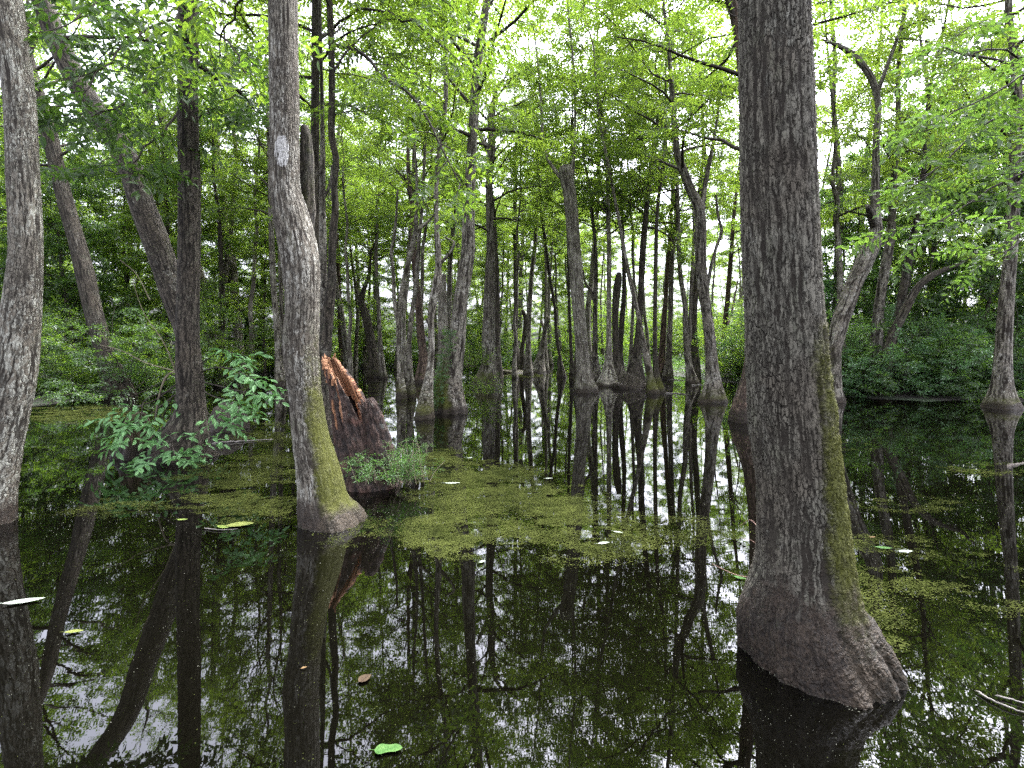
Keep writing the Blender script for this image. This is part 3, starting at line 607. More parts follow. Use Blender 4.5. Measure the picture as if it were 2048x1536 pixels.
def build_ground():
    u = np.linspace(-1, 1, 260); ax = np.sign(u) * (np.abs(u) ** 2.6 * 420 + np.abs(u) * 60)
    v = np.linspace(-0.35, 1, 240); ay = np.sign(v) * (np.abs(v) ** 2.6 * 420 + np.abs(v) * 80)
    X, Y = np.meshgrid(ax, ay, indexing='ij')
    V = np.stack([X, Y, ground_z(X, Y)], -1).reshape(-1, 3)
    n, k = X.shape
    i = np.arange(n - 1)[:, None] * k; j = np.arange(k - 1)[None]
    Q = np.stack([i + j, i + k + j, i + k + j + 1, i + j + 1], -1).reshape(-1, 4)
    b = NT('leaf_litter_soil'); geo = b.new('ShaderNodeTexCoord').outputs['Object']
    c = b.mix(b.ramp(b.noise(geo, 6, 5, .7), .35, .65), (0.010, 0.008, 0.005), (0.032, 0.025, 0.016))
    c = b.mix(b.ramp(b.noise(geo, .7, 4, .6), .45, .62), c, (0.020, 0.034, 0.010))
    p = b.new('ShaderNodeBsdfPrincipled', None, Base_Color=c, Roughness=.95)
    bp = b.new('ShaderNodeBump', None, Height=b.noise(geo, 14, 4, .7), Strength=.8, Distance=.05); b.link(bp.outputs[0], p.inputs['Normal'])
    b.link(p.outputs[0], b.out.inputs['Surface'])
    tag(obj('ground', make_mesh('ground', V, Q), b.m), 'dark leaf littered swamp ground and banks', None, None, 'structure')
build_ground()

def build_water():
    b = NT('dark_tannin_water'); geo = b.new('ShaderNodeTexCoord').outputs['Object']
    h = b.math('ADD', b.noise(b.map(geo, 1, 2.2, 1), 1.6, 2, .5), b.math('MULTIPLY', b.noise(b.map(geo, 1, 2.6, 1), 9.0, 2, .5), 0.10))
    bp = b.new('ShaderNodeBump', None, Height=h, Strength=0.05, Distance=0.010)
    p = b.new('ShaderNodeBsdfPrincipled', None, Base_Color=(0.0012, 0.0011, 0.0006, 1), Roughness=0.0, IOR=1.5)
    b.link(bp.outputs[0], p.inputs['Normal']); b.link(p.outputs[0], b.out.inputs['Surface'])
    V = [(-70, -30, 0), (70, -30, 0), (70, 75, 0), (-70, 75, 0)]
    tag(obj('water', make_mesh('water', V, [[0, 1, 2, 3]], None, False), b.m), 'still black swamp water mirroring the trees', None, None, 'structure')
build_water()

# ------------------------------------------------------------------ background trees (copies of a few kinds)
def copy_tree(o, loc, rz, sc, label=None, group=None):
    c = o.copy(); COL.objects.link(c); c.location = [float(v) for v in loc]; c.rotation_euler = (0, 0, float(rz)); c.scale = (float(sc),) * 3
    if label: c['label'] = label
    if group: c['group'] = group
    for ch in o.children:
        d = ch.copy(); COL.objects.link(d); d.parent = c
    return c

def proto_tree(seed, H, r, z0, cr, bark, leafmat, label, group, nl=26, name='forest_tree', nsub=6, nsp=11):
    rng = np.random.default_rng(seed)
    root = empty(name, (0, 0, 0), label, 'tree', group)
    n = 14; z = np.linspace(-0.5, H, n)
    ph, a = rng.uniform(0, 6.28), rng.uniform(0.15, 0.5)
    P = np.stack([a * np.sin(z * 0.28 + ph) + rng.normal(0, .05, n), a * np.cos(z * .22 + ph) + rng.normal(0, .05, n), z], 1); P -= P[1] * [1, 1, 0]
    rr = r * (1 - 0.85 * np.clip(z / H, 0, 1)) * (1 + 1.1 * np.exp(-np.maximum(z, 0) / 0.6))
    S = catmull(np.concatenate([P, rr[:, None]], 1), 44)
    g = Geo()
    tube(g, S[:, :3], S[:, 3], 14, lambda th, Q: 1 + .1 * np.cos(5 * th + ph) * np.exp(-np.maximum(Q[:, 2:3], 0) / .7), True, True, lambda V2, th, rad: .6 * np.exp(-np.maximum(V2[:, 2], 0) / 1.0), lambda V2: np.clip(1.1 - V2[:, 2] / .3, 0, 1.2))
    obj('trunk', g.mesh('forest_trunk'), M[bark], root)
    gb = Geo(); lv = Leaves(0.165, rng, False, 9); az = 0
    for i in range(nl):
        t = (i + rng.random()) / nl; zz = z0 + (H - z0) * t
        p = np.array([np.interp(zz, S[:, 2], S[:, k]) for k in range(3)])
        az += 2.4 + rng.uniform(-.5, .5); el = rng.uniform(-.05, .7) + .35 * t
        d = np.array([math.cos(az) * math.cos(el), math.sin(az) * math.cos(el), math.sin(el)])
        clothe(gb, lv, wander(p, d, cr * (.5 + .6 * math.sin(math.pi * min(1, .3 + .7 * t))) * rng.uniform(.7, 1.25), 7, rng, .15, -.03), .03, rng, nsub, 1.3, nsp, .25, 4)
    obj('branches', gb.mesh('forest_branches'), M['twig'], root)
    obj('crown', lv.mesh('forest_crown'), M[leafmat], root)
    return root

def build_forest():
    rng = np.random.default_rng(77)
    kinds = [
        ('leafy forest tree with green boughs low down, far beyond the trunks in the water', 'leafy trees closing the far side of the swamp', [proto_tree(1, 19, .20, 3.0, 3.2, 'bark', 'leaf', 'x', 'x', 40), proto_tree(2, 17, .17, 2.2, 3.0, 'bark_dark', 'leaf', 'x', 'x', 38), proto_tree(3, 21, .24, 4.5, 3.3, 'bark_pale', 'leaf', 'x', 'x', 38)]),
        ('slim bare stemmed tree with a high crown, far beyond the trunks in the water', 'bare stemmed trees at the far end of the swamp', [proto_tree(4, 20, .16, 10.5, 2.4, 'bark', 'leaf', 'x', 'x', 22), proto_tree(5, 18, .13, 9.0, 2.2, 'bark_pale', 'leaf', 'x', 'x', 20)]),
        ('leafy tree with low green boughs on the bank', 'leafy trees along the banks', [proto_tree(6, 14, .18, 2.0, 3.0, 'bark_dark', 'leaf_near', 'x', 'x', 38), proto_tree(7, 11, .13, 1.6, 2.6, 'bark_dark', 'leaf_dark', 'x', 'x', 32)])]
    kinds.append(('slender straight trunk with a flared foot and airy crown, amid the middle distance trees', 'slender straight trees standing in the water', [proto_tree(8, 18, .17, 8.5, 2.5, 'bark', 'leaf', 'x', 'x', 17, nsp=7), proto_tree(9, 19, .14, 9.5, 2.4, 'bark_pale', 'leaf', 'x', 'x', 16, nsp=7), proto_tree(10, 17, .19, 8.5, 2.5, 'bark_dark', 'leaf', 'x', 'x', 17, nsp=7)]))
    kinds.append(('very tall straight tree whose high crown passes the top of the frame', 'very tall trees with crowns above the frame', [proto_tree(11, 25, .21, 12.0, 3.0, 'bark', 'leaf', 'x', 'x', 16, nsp=6), proto_tree(12, 27, .19, 14.0, 3.0, 'bark_pale', 'leaf', 'x', 'x', 15, nsp=6)]))
    used = set()
    def put(k, px, D, sc=1.0):
        lab, grp, pr = kinds[k]; v = int(rng.integers(0, len(pr))); x = (px - CX) * D / F
        z = float(ground_z(np.array([x]), np.array([D]))[0]); z = max(z, 0) - 0.05
        sc = sc * rng.uniform(.88, 1.12); rz = rng.uniform(0, 6.28)
        if (k, v) in used: copy_tree(pr[v], (x, D, z), rz, sc, lab, grp)
        else:
            used.add((k, v)); o = pr[v]; o.location = (x, D, z); o.rotation_euler = (0, 0, rz); o.scale = (sc,) * 3; o['label'] = lab; o['group'] = grp
    # left and centre-left wall of green
    for px in np.linspace(-420, 1130, 32): put(0, px + rng.normal(0, 22), rng.uniform(46, 78))
    for px in np.linspace(-420, 1000, 17): put(0, px + rng.normal(0, 30), rng.uniform(32, 44), .85)
    for px in np.linspace(1510, 2500, 18): put(0, px + rng.normal(0, 22), rng.uniform(32, 70))
    for px in list(np.linspace(1100, 1500, 14)) + list(np.linspace(960, 1180, 6)): put(0, px + rng.normal(0, 10), rng.uniform(58, 88), .8)
    for px in np.linspace(-420, 560, 7): put(0, px + rng.normal(0, 20), rng.uniform(27, 34), .75)
    for px in list(np.linspace(905, 1470, 6)) + list(np.linspace(1660, 2080, 7)) + list(np.linspace(420, 860, 6)): put(3, px + rng.normal(0, 14), rng.uniform(27, 38), .95)
    for px, D in ((440, 30), (700, 33), (800, 29), (905, 31), (1060, 33), (1185, 34), (1390, 31), (1670, 28), (1740, 33), (1830, 29), (1900, 34), (1985, 30), (2090, 28)): put(4, px + rng.normal(0, 8), D)
    # stems in the far channel and in the gap of sky
    for px in np.linspace(860, 1180, 17): put(1, px + rng.normal(0, 10), rng.uniform(44, 68), 1.0)
    for px in np.linspace(1190, 1500, 9): put(1, px + rng.normal(0, 12), rng.uniform(42, 62), 1.0)
    for px in np.linspace(560, 860, 7): put(1, px + rng.normal(0, 12), rng.uniform(38, 50), .9)
    # banks
    for px, D in ((-330, 24), (-160, 27), (-20, 22), (60, 27), (150, 24), (250, 30), (330, 27), (440, 37), (520, 40), (1720, 27), (1800, 24), (1880, 27), (1960, 23), (2040, 26), (2140, 22), (2280, 25), (1650, 31)): put(2, px, D, .95)
    for k, (lab, grp, pr) in enumerate(kinds):
        for v, o in enumerate(pr):
            if (k, v) not in used:
                for ch in list(o.children): bpy.data.objects.remove(ch)
                bpy.data.objects.remove(o)
build_forest()

# ------------------------------------------------------------------ shrubs on the banks
def proto_shrub(seed, H, W_, leafmat, L=0.12, n=13, name='bank_shrub'):
    rng = np.random.default_rng(seed)
    root = empty(name, (0, 0, 0), 'x', 'shrub', 'x')
    g = Geo(); lv = Leaves(L, rng, False, 8)
    for i in range(n):
        a = rng.uniform(0, 6.28); el = rng.uniform(.35, 1.4)
        d = np.array([math.cos(a) * math.cos(el), math.sin(a) * math.cos(el), math.sin(el)])
        Lb = (W_ * math.cos(el) + H * math.sin(el)) * rng.uniform(.75, 1.1)
        clothe(g, lv, wander(rng.normal(0, .12, 3) * [1, 1, 0], d, Lb, 8, rng, .13, -.02), .016, rng, 8, .75, 5, .08, 4)
    obj('stems', g.mesh('shrub_stems'), M['twig'], root)
    obj('foliage', lv.mesh('shrub_foliage'), M[leafmat], root)
    return root

def build_shrubs():
    rng = np.random.default_rng(9)
    pd = [proto_shrub(21, 3.0, 1.8, 'leaf_dark'), proto_shrub(22, 2.3, 1.7, 'leaf_dark'), proto_shrub(23, 2.6, 1.6, 'leaf_blue')]
    pl = [proto_shrub(24, 3.2, 1.8, 'leaf_near'), proto_shrub(25, 2.2, 1.7, 'leaf_near')]
    info = {'r': ('dense dark green shrub crowding the right bank', 'dark shrubs on the right bank'), 'l': ('dense green shrub crowding the left bank', 'green shrubs on the left bank'), 'f': ('bright green shrub along the far waterside', 'bright shrubs along the far waterside')}
    used = set()
    def put(pool, key, x, y, sc):
        o = pool[int(rng.integers(0, len(pool)))]; z = max(0.0, float(ground_z(np.array([x]), np.array([y]))[0])) - .03
        lab, grp = info[key]; sc *= rng.uniform(.85, 1.2); rz = rng.uniform(0, 6.28)
        if o.name in used: copy_tree(o, (x, y, z), rz, sc, lab, grp)
        else: used.add(o.name); o.location = (x, y, z); o.rotation_euler = (0, 0, rz); o.scale = (sc,) * 3; o['label'] = lab; o['group'] = grp
    # right bank: two loose rows back from the shore
    for px in np.linspace(1655, 2420, 26): D = rng.uniform(18.8, 20.8); put(pd, 'r', (px + rng.normal(0, 12) - CX) * D / F, D, .85)
    for px in np.linspace(1640, 2450, 19): D = rng.uniform(23, 27); put(pd, 'r', (px + rng.normal(0, 14) - CX) * D / F, D, 1.25)
    for px in np.linspace(1460, 1690, 13): D = rng.uniform(26.5, 33); put(pd + pl, 'f', (px + rng.normal(0, 8) - CX) * D / F, D, 1.15)
    # left bank
    for px in np.linspace(-330, 290, 17): D = rng.uniform(18, 21); put(pd[:2] + pl, 'l', (px + rng.normal(0, 12) - CX) * D / F, D, .85)
    for px in np.linspace(-330, 420, 18): D = rng.uniform(23, 29); put(pd[:1] + pl, 'l', (px + rng.normal(0, 14) - CX) * D / F, D, 1.25)
    for px in np.linspace(400, 620, 8): D = rng.uniform(36, 42); put(pl + pd, 'l', (px + rng.normal(0, 8) - CX) * D / F, D, 1.1)
    # far waterside
    for px in np.linspace(590, 1000, 22): D = rng.uniform(43, 60); put(pl + pd[:1], 'f', (px + rng.normal(0, 8) - CX) * D / F, D, 1.35)
    for px in np.linspace(990, 1160, 9): D = rng.uniform(60, 72); put(pl, 'f', (px + rng.normal(0, 8) - CX) * D / F, D, 1.2)
    for px in np.linspace(1150, 1500, 22): D = rng.uniform(44, 64); put(pl, 'f', (px + rng.normal(0, 8) - CX) * D / F, D, 1.55)
build_shrubs()

def build_undergrowth():
    rng = np.random.default_rng(14); lv = Leaves(.12, rng, False, 8)
    X = rng.uniform(-34, 34, 90000); Y = rng.uniform(12, 75, 90000); px = CX + X * F / Y; d = shore_dist(X, Y)
    k = (px > -120) & (px < 2170) & (d > .1) & (d < 9) & (rng.random(90000) < .65 * np.exp(-d / 4))
    X, Y = X[k], Y[k]; Z = ground_z(X, Y)
    for x, y, z in zip(X, Y, Z):
        a = rng.uniform(0, 6.28); lv.add(np.array([x, y, max(z, 0) + rng.uniform(.02, .45)]), np.array([math.cos(a), math.sin(a), rng.uniform(-.2, .9)]), rng.uniform(.7, 1.3) * max(1, y / 28))
    tag(obj('undergrowth', lv.mesh('undergrowth'), M['leaf_dark']), 'low green undergrowth covering the swamp banks', None, None, 'stuff')
build_undergrowth()

# ------------------------------------------------------------------ broken stump, mossy stump, root mass
def build_stump():
    rng = np.random.default_rng(3)
    D = ground_d(985) + .42
    pts = np.array([(742,1010,140),(738,985,132),(729,930,112),(716,880,96),(701,820,82),(686,770,64),(672,735,50),(661,708,42)], float)
    pts[:, 2] *= np.interp(pts[:, 1], [708, 800, 1010], [.86, .84, .94])
    W = np.stack([(pts[:, 0] - CX) * D / F, np.full(len(pts), D), HC + (YH - pts[:, 1]) * D / F, pts[:, 2] * .5 * D / F], 1)
    org = np.array([W[1, 0], D, 0.0])
    root = empty('broken_stump', org, 'rotten reddish brown stump with splintered orange top behind the paint marked trunk', 'stump')
    k, n = 220, 170
    th = np.arange(k) * 2 * math.pi / k
    # jagged height: tall towards the left and back, lower to the right and front
    hmax = np.interp(th, [0, .6, 1.2, 2.4, 3.14, 3.8, 4.3, 4.8, 5.1, 5.3, 5.75, 6.0, 6.28], [.60, .72, .93, 1.0, .97, .92, .86, .80, .74, .60, .64, .64, .60])
    hmax = hmax + .05 * (vnoise(th * 3.2, 0 * th + 2) - .5) + .07 * (vnoise(th * 8, 0 * th + 5) - .5)
    notch = np.exp(-(((th - 5.25 + math.pi) % (2 * math.pi) - math.pi) / .16) ** 2); hmax = np.clip(hmax - .06 * notch, .3, 1.0)
    S = catmull(W, 400)
    Tn, U, Wd = frames(S[:, :3])
    def wall(inset, ts):
        out = []
        for t in ts:
            f = np.clip(t * hmax * 399, 0, 399); i = f.astype(int)
            rad = S[i, 3] * (1 + .16 * (vnoise(th * 5, t * 3 + 0 * th) - .5) + .10 * np.abs(np.sin(th * 3.5 + .6)) * (1 - t) - inset * 0)
            rad = rad + .020 * (vnoise(th * 22, 0 * th + t * 4) - .5) - inset
            out.append(S[i, :3] + rad[:, None] * (np.cos(th)[:, None] * U[i] + np.sin(th)[:, None] * Wd[i]))
        return np.array(out)
    outer = wall(0, np.linspace(0, 1, n)); inner = wall(.055, np.linspace(.995, .72, 26))
    V = np.concatenate([outer, inner]).reshape(-1, 3); nt = n + 26
    t_all = np.concatenate([np.linspace(0, 1, n), np.full(26, 1.0)])[:, None] + 0 * th[None]
    hh = t_all * hmax[None]
    streak = vnoise(th[None] * 4.2 + 3, hh * 3.2 + 1)
    wood = sstep(.84, .96, hh + .10 * (vnoise(th[None] * 9, hh * 6) - .5)) + sstep(.76, .86, streak) * .7 * (t_all > .15)
    wood[n:] = 1
    g = Geo(); Q = grid_quads(nt, k)
    s = (hh * 2.0)
    bk = np.stack([np.cos(th)[None] * .35 + 0 * hh, np.sin(th)[None] * .35 + 0 * hh, s], -1).reshape(-1, 3)
    g.add(V, Q, None, bk=bk, wood=np.clip(wood, 0, 1).ravel())
    b = NT('rotten_wood'); bkv = b.attr('bk', 'Vector')
    fib = b.noise(b.map(bkv, 1, 1, .08), 60, 4, .65); blk = b.noise(b.map(bkv, 1, 1, .5), 14, 4, .7); med = b.noise(bkv, 5, 4, .6)
    dark = b.mix(b.ramp(blk, .35, .68), (0.016, 0.011, 0.008), (0.078, 0.046, 0.032))
    dark = b.mix(b.ramp(b.noise(bkv, 3.0, 3), .55, .7), dark, (0.115, 0.056, 0.038))
    dark = b.mix(b.math('MULTIPLY', b.ramp(b.noise(bkv, 8, 4), .6, .72), .6), dark, (0.10, 0.105, 0.085))
    org_ = b.mix(b.ramp(fib, .35, .65), (0.12, 0.046, 0.020), (0.42, 0.215, 0.105))
    wf = b.ramp(b.math('ADD', b.attr('wood'), b.math('MULTIPLY', b.math('SUBTRACT', blk, .5), .9)), .42, .62)
    p = b.new('ShaderNodeBsdfPrincipled', None, Base_Color=b.mix(wf, dark, org_), Roughness=.85)
    hgt = b.math('ADD', b.math('ADD', b.math('MULTIPLY', blk, 1.0), b.math('MULTIPLY', med, .9)), b.math('MULTIPLY', fib, .6))
    d = b.new('ShaderNodeDisplacement', None, Height=hgt, Midlevel=1.25, Scale=.075); b.link(d.outputs[0], b.out.inputs['Displacement']); b.m.displacement_method = 'BOTH'
    b.link(p.outputs[0], b.out.inputs['Surface'])
    obj('shell', g.mesh('stump_shell', org), b.m, root)
    SH = np.array([(772,955,64),(762,905,56),(753,862,46),(745,825,36),(740,806,27),(738,799,16)], float); Ds = D - .16
    Ws = catmull(np.stack([(SH[:, 0] - CX) * Ds / F, np.full(6, Ds), HC + (YH - SH[:, 1]) * Ds / F, SH[:, 2] * .5 * Ds / F], 1), 60)
    gs = Geo(); tube(gs, Ws[:, :3], Ws[:, 3], 60, lambda th, P: (1 - .35 * np.abs(np.sin(th))) * (1 + .3 * (vnoise(th * 3, P[:, 2:3] * 3) - .5)), True, True)
    ms = gs.mesh('stump_shard', org); wd = ms.attributes.new('wood', 'FLOAT', 'POINT'); wd.data.foreach_set('value', np.zeros(len(ms.vertices), np.float32))
    obj('shard', ms, b.m, root)
    # splinters standing on the rim
    g2 = Geo()
    for a in np.linspace(1.8, 4.4, 13):
        i = int(a / (2 * math.pi) * k) % k
        p0 = outer[-4, i] * .8 + inner[2, i] * .2; top = p0 + np.array([rng.normal(-.01, .02), rng.normal(0, .02), rng.uniform(.04, .13)])
        Pm = np.array([p0 - [0, 0, .08], p0, (p0 + top) / 2 + rng.normal(0, .006, 3), top])
        tube(g2, Pm, np.array([.02, .018, .012, .003]) * rng.uniform(.7, 1.4), 5)
    obj('splinters', g2.mesh('stump_splinters', org), plain_material('splintered_orange_wood', (0.15, 0.06, 0.028), (0.42, 0.215, 0.105), 30, .85), root)
build_stump()

def lump(name, label, cat, px, by, wpx, hpx, bark, seed, rot=0.0, moss=.5, lobes=6):
    """a low stump or root mass with a rounded, lobed body"""
    rng = np.random.default_rng(seed); Df = ground_d(by); R0 = wpx * .5 * Df / F; H = hpx * Df / F; D = Df + R0 * .8
    org = np.array([(px - CX) * D / F, D, 0.0])
    z = np.linspace(-.4, H, 26)
    t = np.clip(z / H, 0, 1)
    r = R0 * (1 - .55 * t ** 1.6) * np.where(t > .93, .75, 1) * (1 + .15 * np.exp(-np.maximum(z, 0) / .15))
    P = np.stack([org[0] + rot * np.maximum(z, 0) + .02 * np.sin(z * 9), D + 0 * z, z], 1)
    P = np.concatenate([P, P[-1:] + [[0, 0, .01]]]); r = np.concatenate([r, [.02]])
    g = Geo()
    tube(g, P, r, 48, lambda th, Q: 1 + .16 * np.abs(np.cos(lobes * .5 * th + seed)) * (1.1 - np.clip(Q[:, 2:3] / H, 0, 1)) + .22 * (vnoise(th * 2.5 + seed, Q[:, 2:3] * 4) - .5), True, True,
         lambda V2, th, rad: moss + 0 * V2[:, 2], lambda V2: np.clip(1.1 - V2[:, 2] / (H * .5), 0, 1.2))
    o = obj(name, g.mesh(name, org), M[bark], None, org)
    return tag(o, label, cat)
lump('mossy_stump', 'low dark stump under the hanging bush, left of the dark upright trunk', 'stump', 275, 917, 66, 88, 'bark_red', 4, .03, .55)
lump('root_mass', 'wet dark root mass in the water right of the dark upright trunk', 'root mass', 452, 862, 74, 52, 'bark_dark', 8, .05, .25)
lump('hollow_root_cone', 'black ribbed root cone leaning on the grey trunk amid the channel', 'root cone', 1262, 778, 56, 30, 'bark_dark', 12, .1, .1, 10)
lump('dark_stump', 'small dark stump poking out left of the largest trunk', 'stump', 1495, 775, 26, 42, 'bark_dark', 15, .25, .1)
lump('moss_hummock', 'low mossy hummock under the two channel trees', 'hummock', 1033, 746, 56, 5, 'bark_dark', 17, 0, .5)

# ------------------------------------------------------------------ bush at the dark upright trunk
def build_bush():
    rng = np.random.default_rng(31)
    base = at(350, 800, 9.3)
    org = np.array([base[0], base[1], 0])
    root = empty('leafy_bush', org, 'light green leafy bush hanging over the water at the dark upright trunk', 'bush')
    g = Geo(); g2 = Geo(); lv = Leaves(.155, rng, True, 6, 6, .42); lv.jit = .16
    ends = [((352,752),(336,748),(322,775),(315,815),(308,850)), ((350,770),(310,800),(270,815),(225,830)), ((350,790),(300,830),(270,860),(245,875)), ((355,780),(340,840),(345,890),(350,915)),
            ((345,790),(320,850),(310,890),(305,915)), ((390,760),(430,770),(470,780),(520,790)), ((390,750),(430,735),(470,740),(510,760)), ((392,770),(420,790),(450,800),(470,815)),
            ((352,800),(370,850),(390,880),(400,900)), ((388,740),(420,715),(450,700),(480,715)), ((350,780),(290,800),(280,840),(262,850)), ((360,880),(330,895),(320,905),(300,922)), ((392,800),(420,830),(440,840),(452,846))]
    for e in ends:
        dep = np.linspace(9.2, rng.uniform(8.1, 8.8), len(e))
        P = catmull(np.array([at(x, y, d) for (x, y), d in zip(e, dep)]), 12)
        P[:, 2] = np.maximum(P[:, 2], .06)
        clothe(g, lv, P, .011, rng, 3, .30, 1, .5, 6, .6)
        for q in P[6::3]: lv.add(q, (P[-1] - P[4]) * [1, 1, .3] + rng.normal(0, .25, 3) * [1, 1, .2], rng.uniform(.85, 1.15))
    for q in lv.pos: q[2] = max(q[2], .07)
    # long whippy twigs above
    for e in (((300,600),(270,545),(240,520)), ((352,745),(330,690),(285,620),(265,560)), ((350,742),(290,725),(240,700),(200,690))):
        P = catmull(np.array([at(x, y, 9.0) for x, y in e]), 12); tube(g2, P, np.linspace(.012, .004, 12), 6)
    P = catmull(np.array([at(x, y, 8.9) for x, y in ((360,800),(360,757),(348,744),(336,750),(324,772),(318,793),(314,815),(309,840))]), 24)
    tube(g2, P, np.linspace(.020, .010, 24), 8)
    obj('twigs', g.mesh('bush_twigs', org), M['twig'], root); obj('bare_stems', g2.mesh('bush_stems', org), M['stem'], root)
    obj('foliage', lv.mesh('bush_foliage', org), M['leaf_bush'], root)
build_bush()

# ------------------------------------------------------------------ ivy on the big leaning trunk, weeds by the stump
def weed(name, label, px, py, D, n, H, L, mat, seed, spread, narrow=.22, cat='weed'):
    rng = np.random.default_rng(seed); p0 = at(px, py, D); org = np.array([p0[0], p0[1], max(0, p0[2])])
    root = empty(name, org, label, cat); g = Geo(); lv = Leaves(L, rng, True, 7, 6, narrow)
    for i in range(n):
        b = org + np.array([rng.normal(0, spread), rng.normal(0, spread * .7), 0]); d = np.array([rng.normal(0, .35), rng.normal(0, .35), 1.0])
        P = wander(b, d, H * rng.uniform(.5, 1.1), 6, rng, .10)
        tube(g, P, np.linspace(.005, .0018, 6), 4)
        for j in range(1, 6):
            for s in range(2):
                a = rng.uniform(0, 6.28); lv.add(P[j], np.array([math.cos(a), math.sin(a), rng.uniform(.0, .7)]), rng.uniform(.30, .55))
    obj('stems', g.mesh(name + '_stems', org), M['stem'], root); obj('foliage', lv.mesh(name + '_foliage', org), M[mat], root)
weed('weed_clump', 'bright feathery green weed clump at the right foot of the rotten stump', 812, 965, 7.0, 46, .52, .085, 'leaf_bright', 41, .13, .16)
weed('leafy_weed', 'broad leaved green weed growing on the front of the rotten stump', 745, 965, 6.75, 14, .36, .10, 'leaf_bright', 42, .16, .28)
weed('small_weed', 'yellow green weed tuft beside the ivy clad leaning trunk', 965, 790, 19.5, 16, .7, .16, 'leaf', 43, .3, .3)
weed('swamp_weed', 'fresh green weed tuft on the far left water margin', 655, 735, 34, 26, 1.3, .2, 'leaf', 44, .7, .3)
weed('fern_tuft', 'green tuft growing at the swollen brown base', 945, 735, 23.5, 22, 1.0, .2, 'leaf', 45, .45, .3)

def build_ivy():
    rng = np.random.default_rng(51); D = ground_d(828)
    root = next(o for o in COL.objects if o.get('label', '').startswith('big leaning trunk with ivy'))
    org = np.array(root.location); lv = Leaves(.10, rng, False, 5, 6, .6)
    for i in range(230):
        t = rng.random(); y = 805 - 150 * t ** 1.5; w = np.interp(y, [600, 671, 739, 800], [29, 33, 45, 60]); cx = np.interp(y, [602, 671, 739, 760, 800], [921, 915, 903, 898, 899])
        a = rng.uniform(2.6, 4.6); r = w * .5 * 16 / F * 1.03
        ctr = at(cx, y, float(org[1])); p = ctr + np.array([math.cos(a) * r, math.sin(a) * r, 0]); lv.add(p, np.array([math.cos(a) * .5 + rng.normal(0, .4), math.sin(a) * .7, rng.uniform(-.8, .3)]), rng.uniform(.5, .9))
    obj('ivy', lv.mesh('ivy', org), M['leaf_dark'], root)
build_ivy()

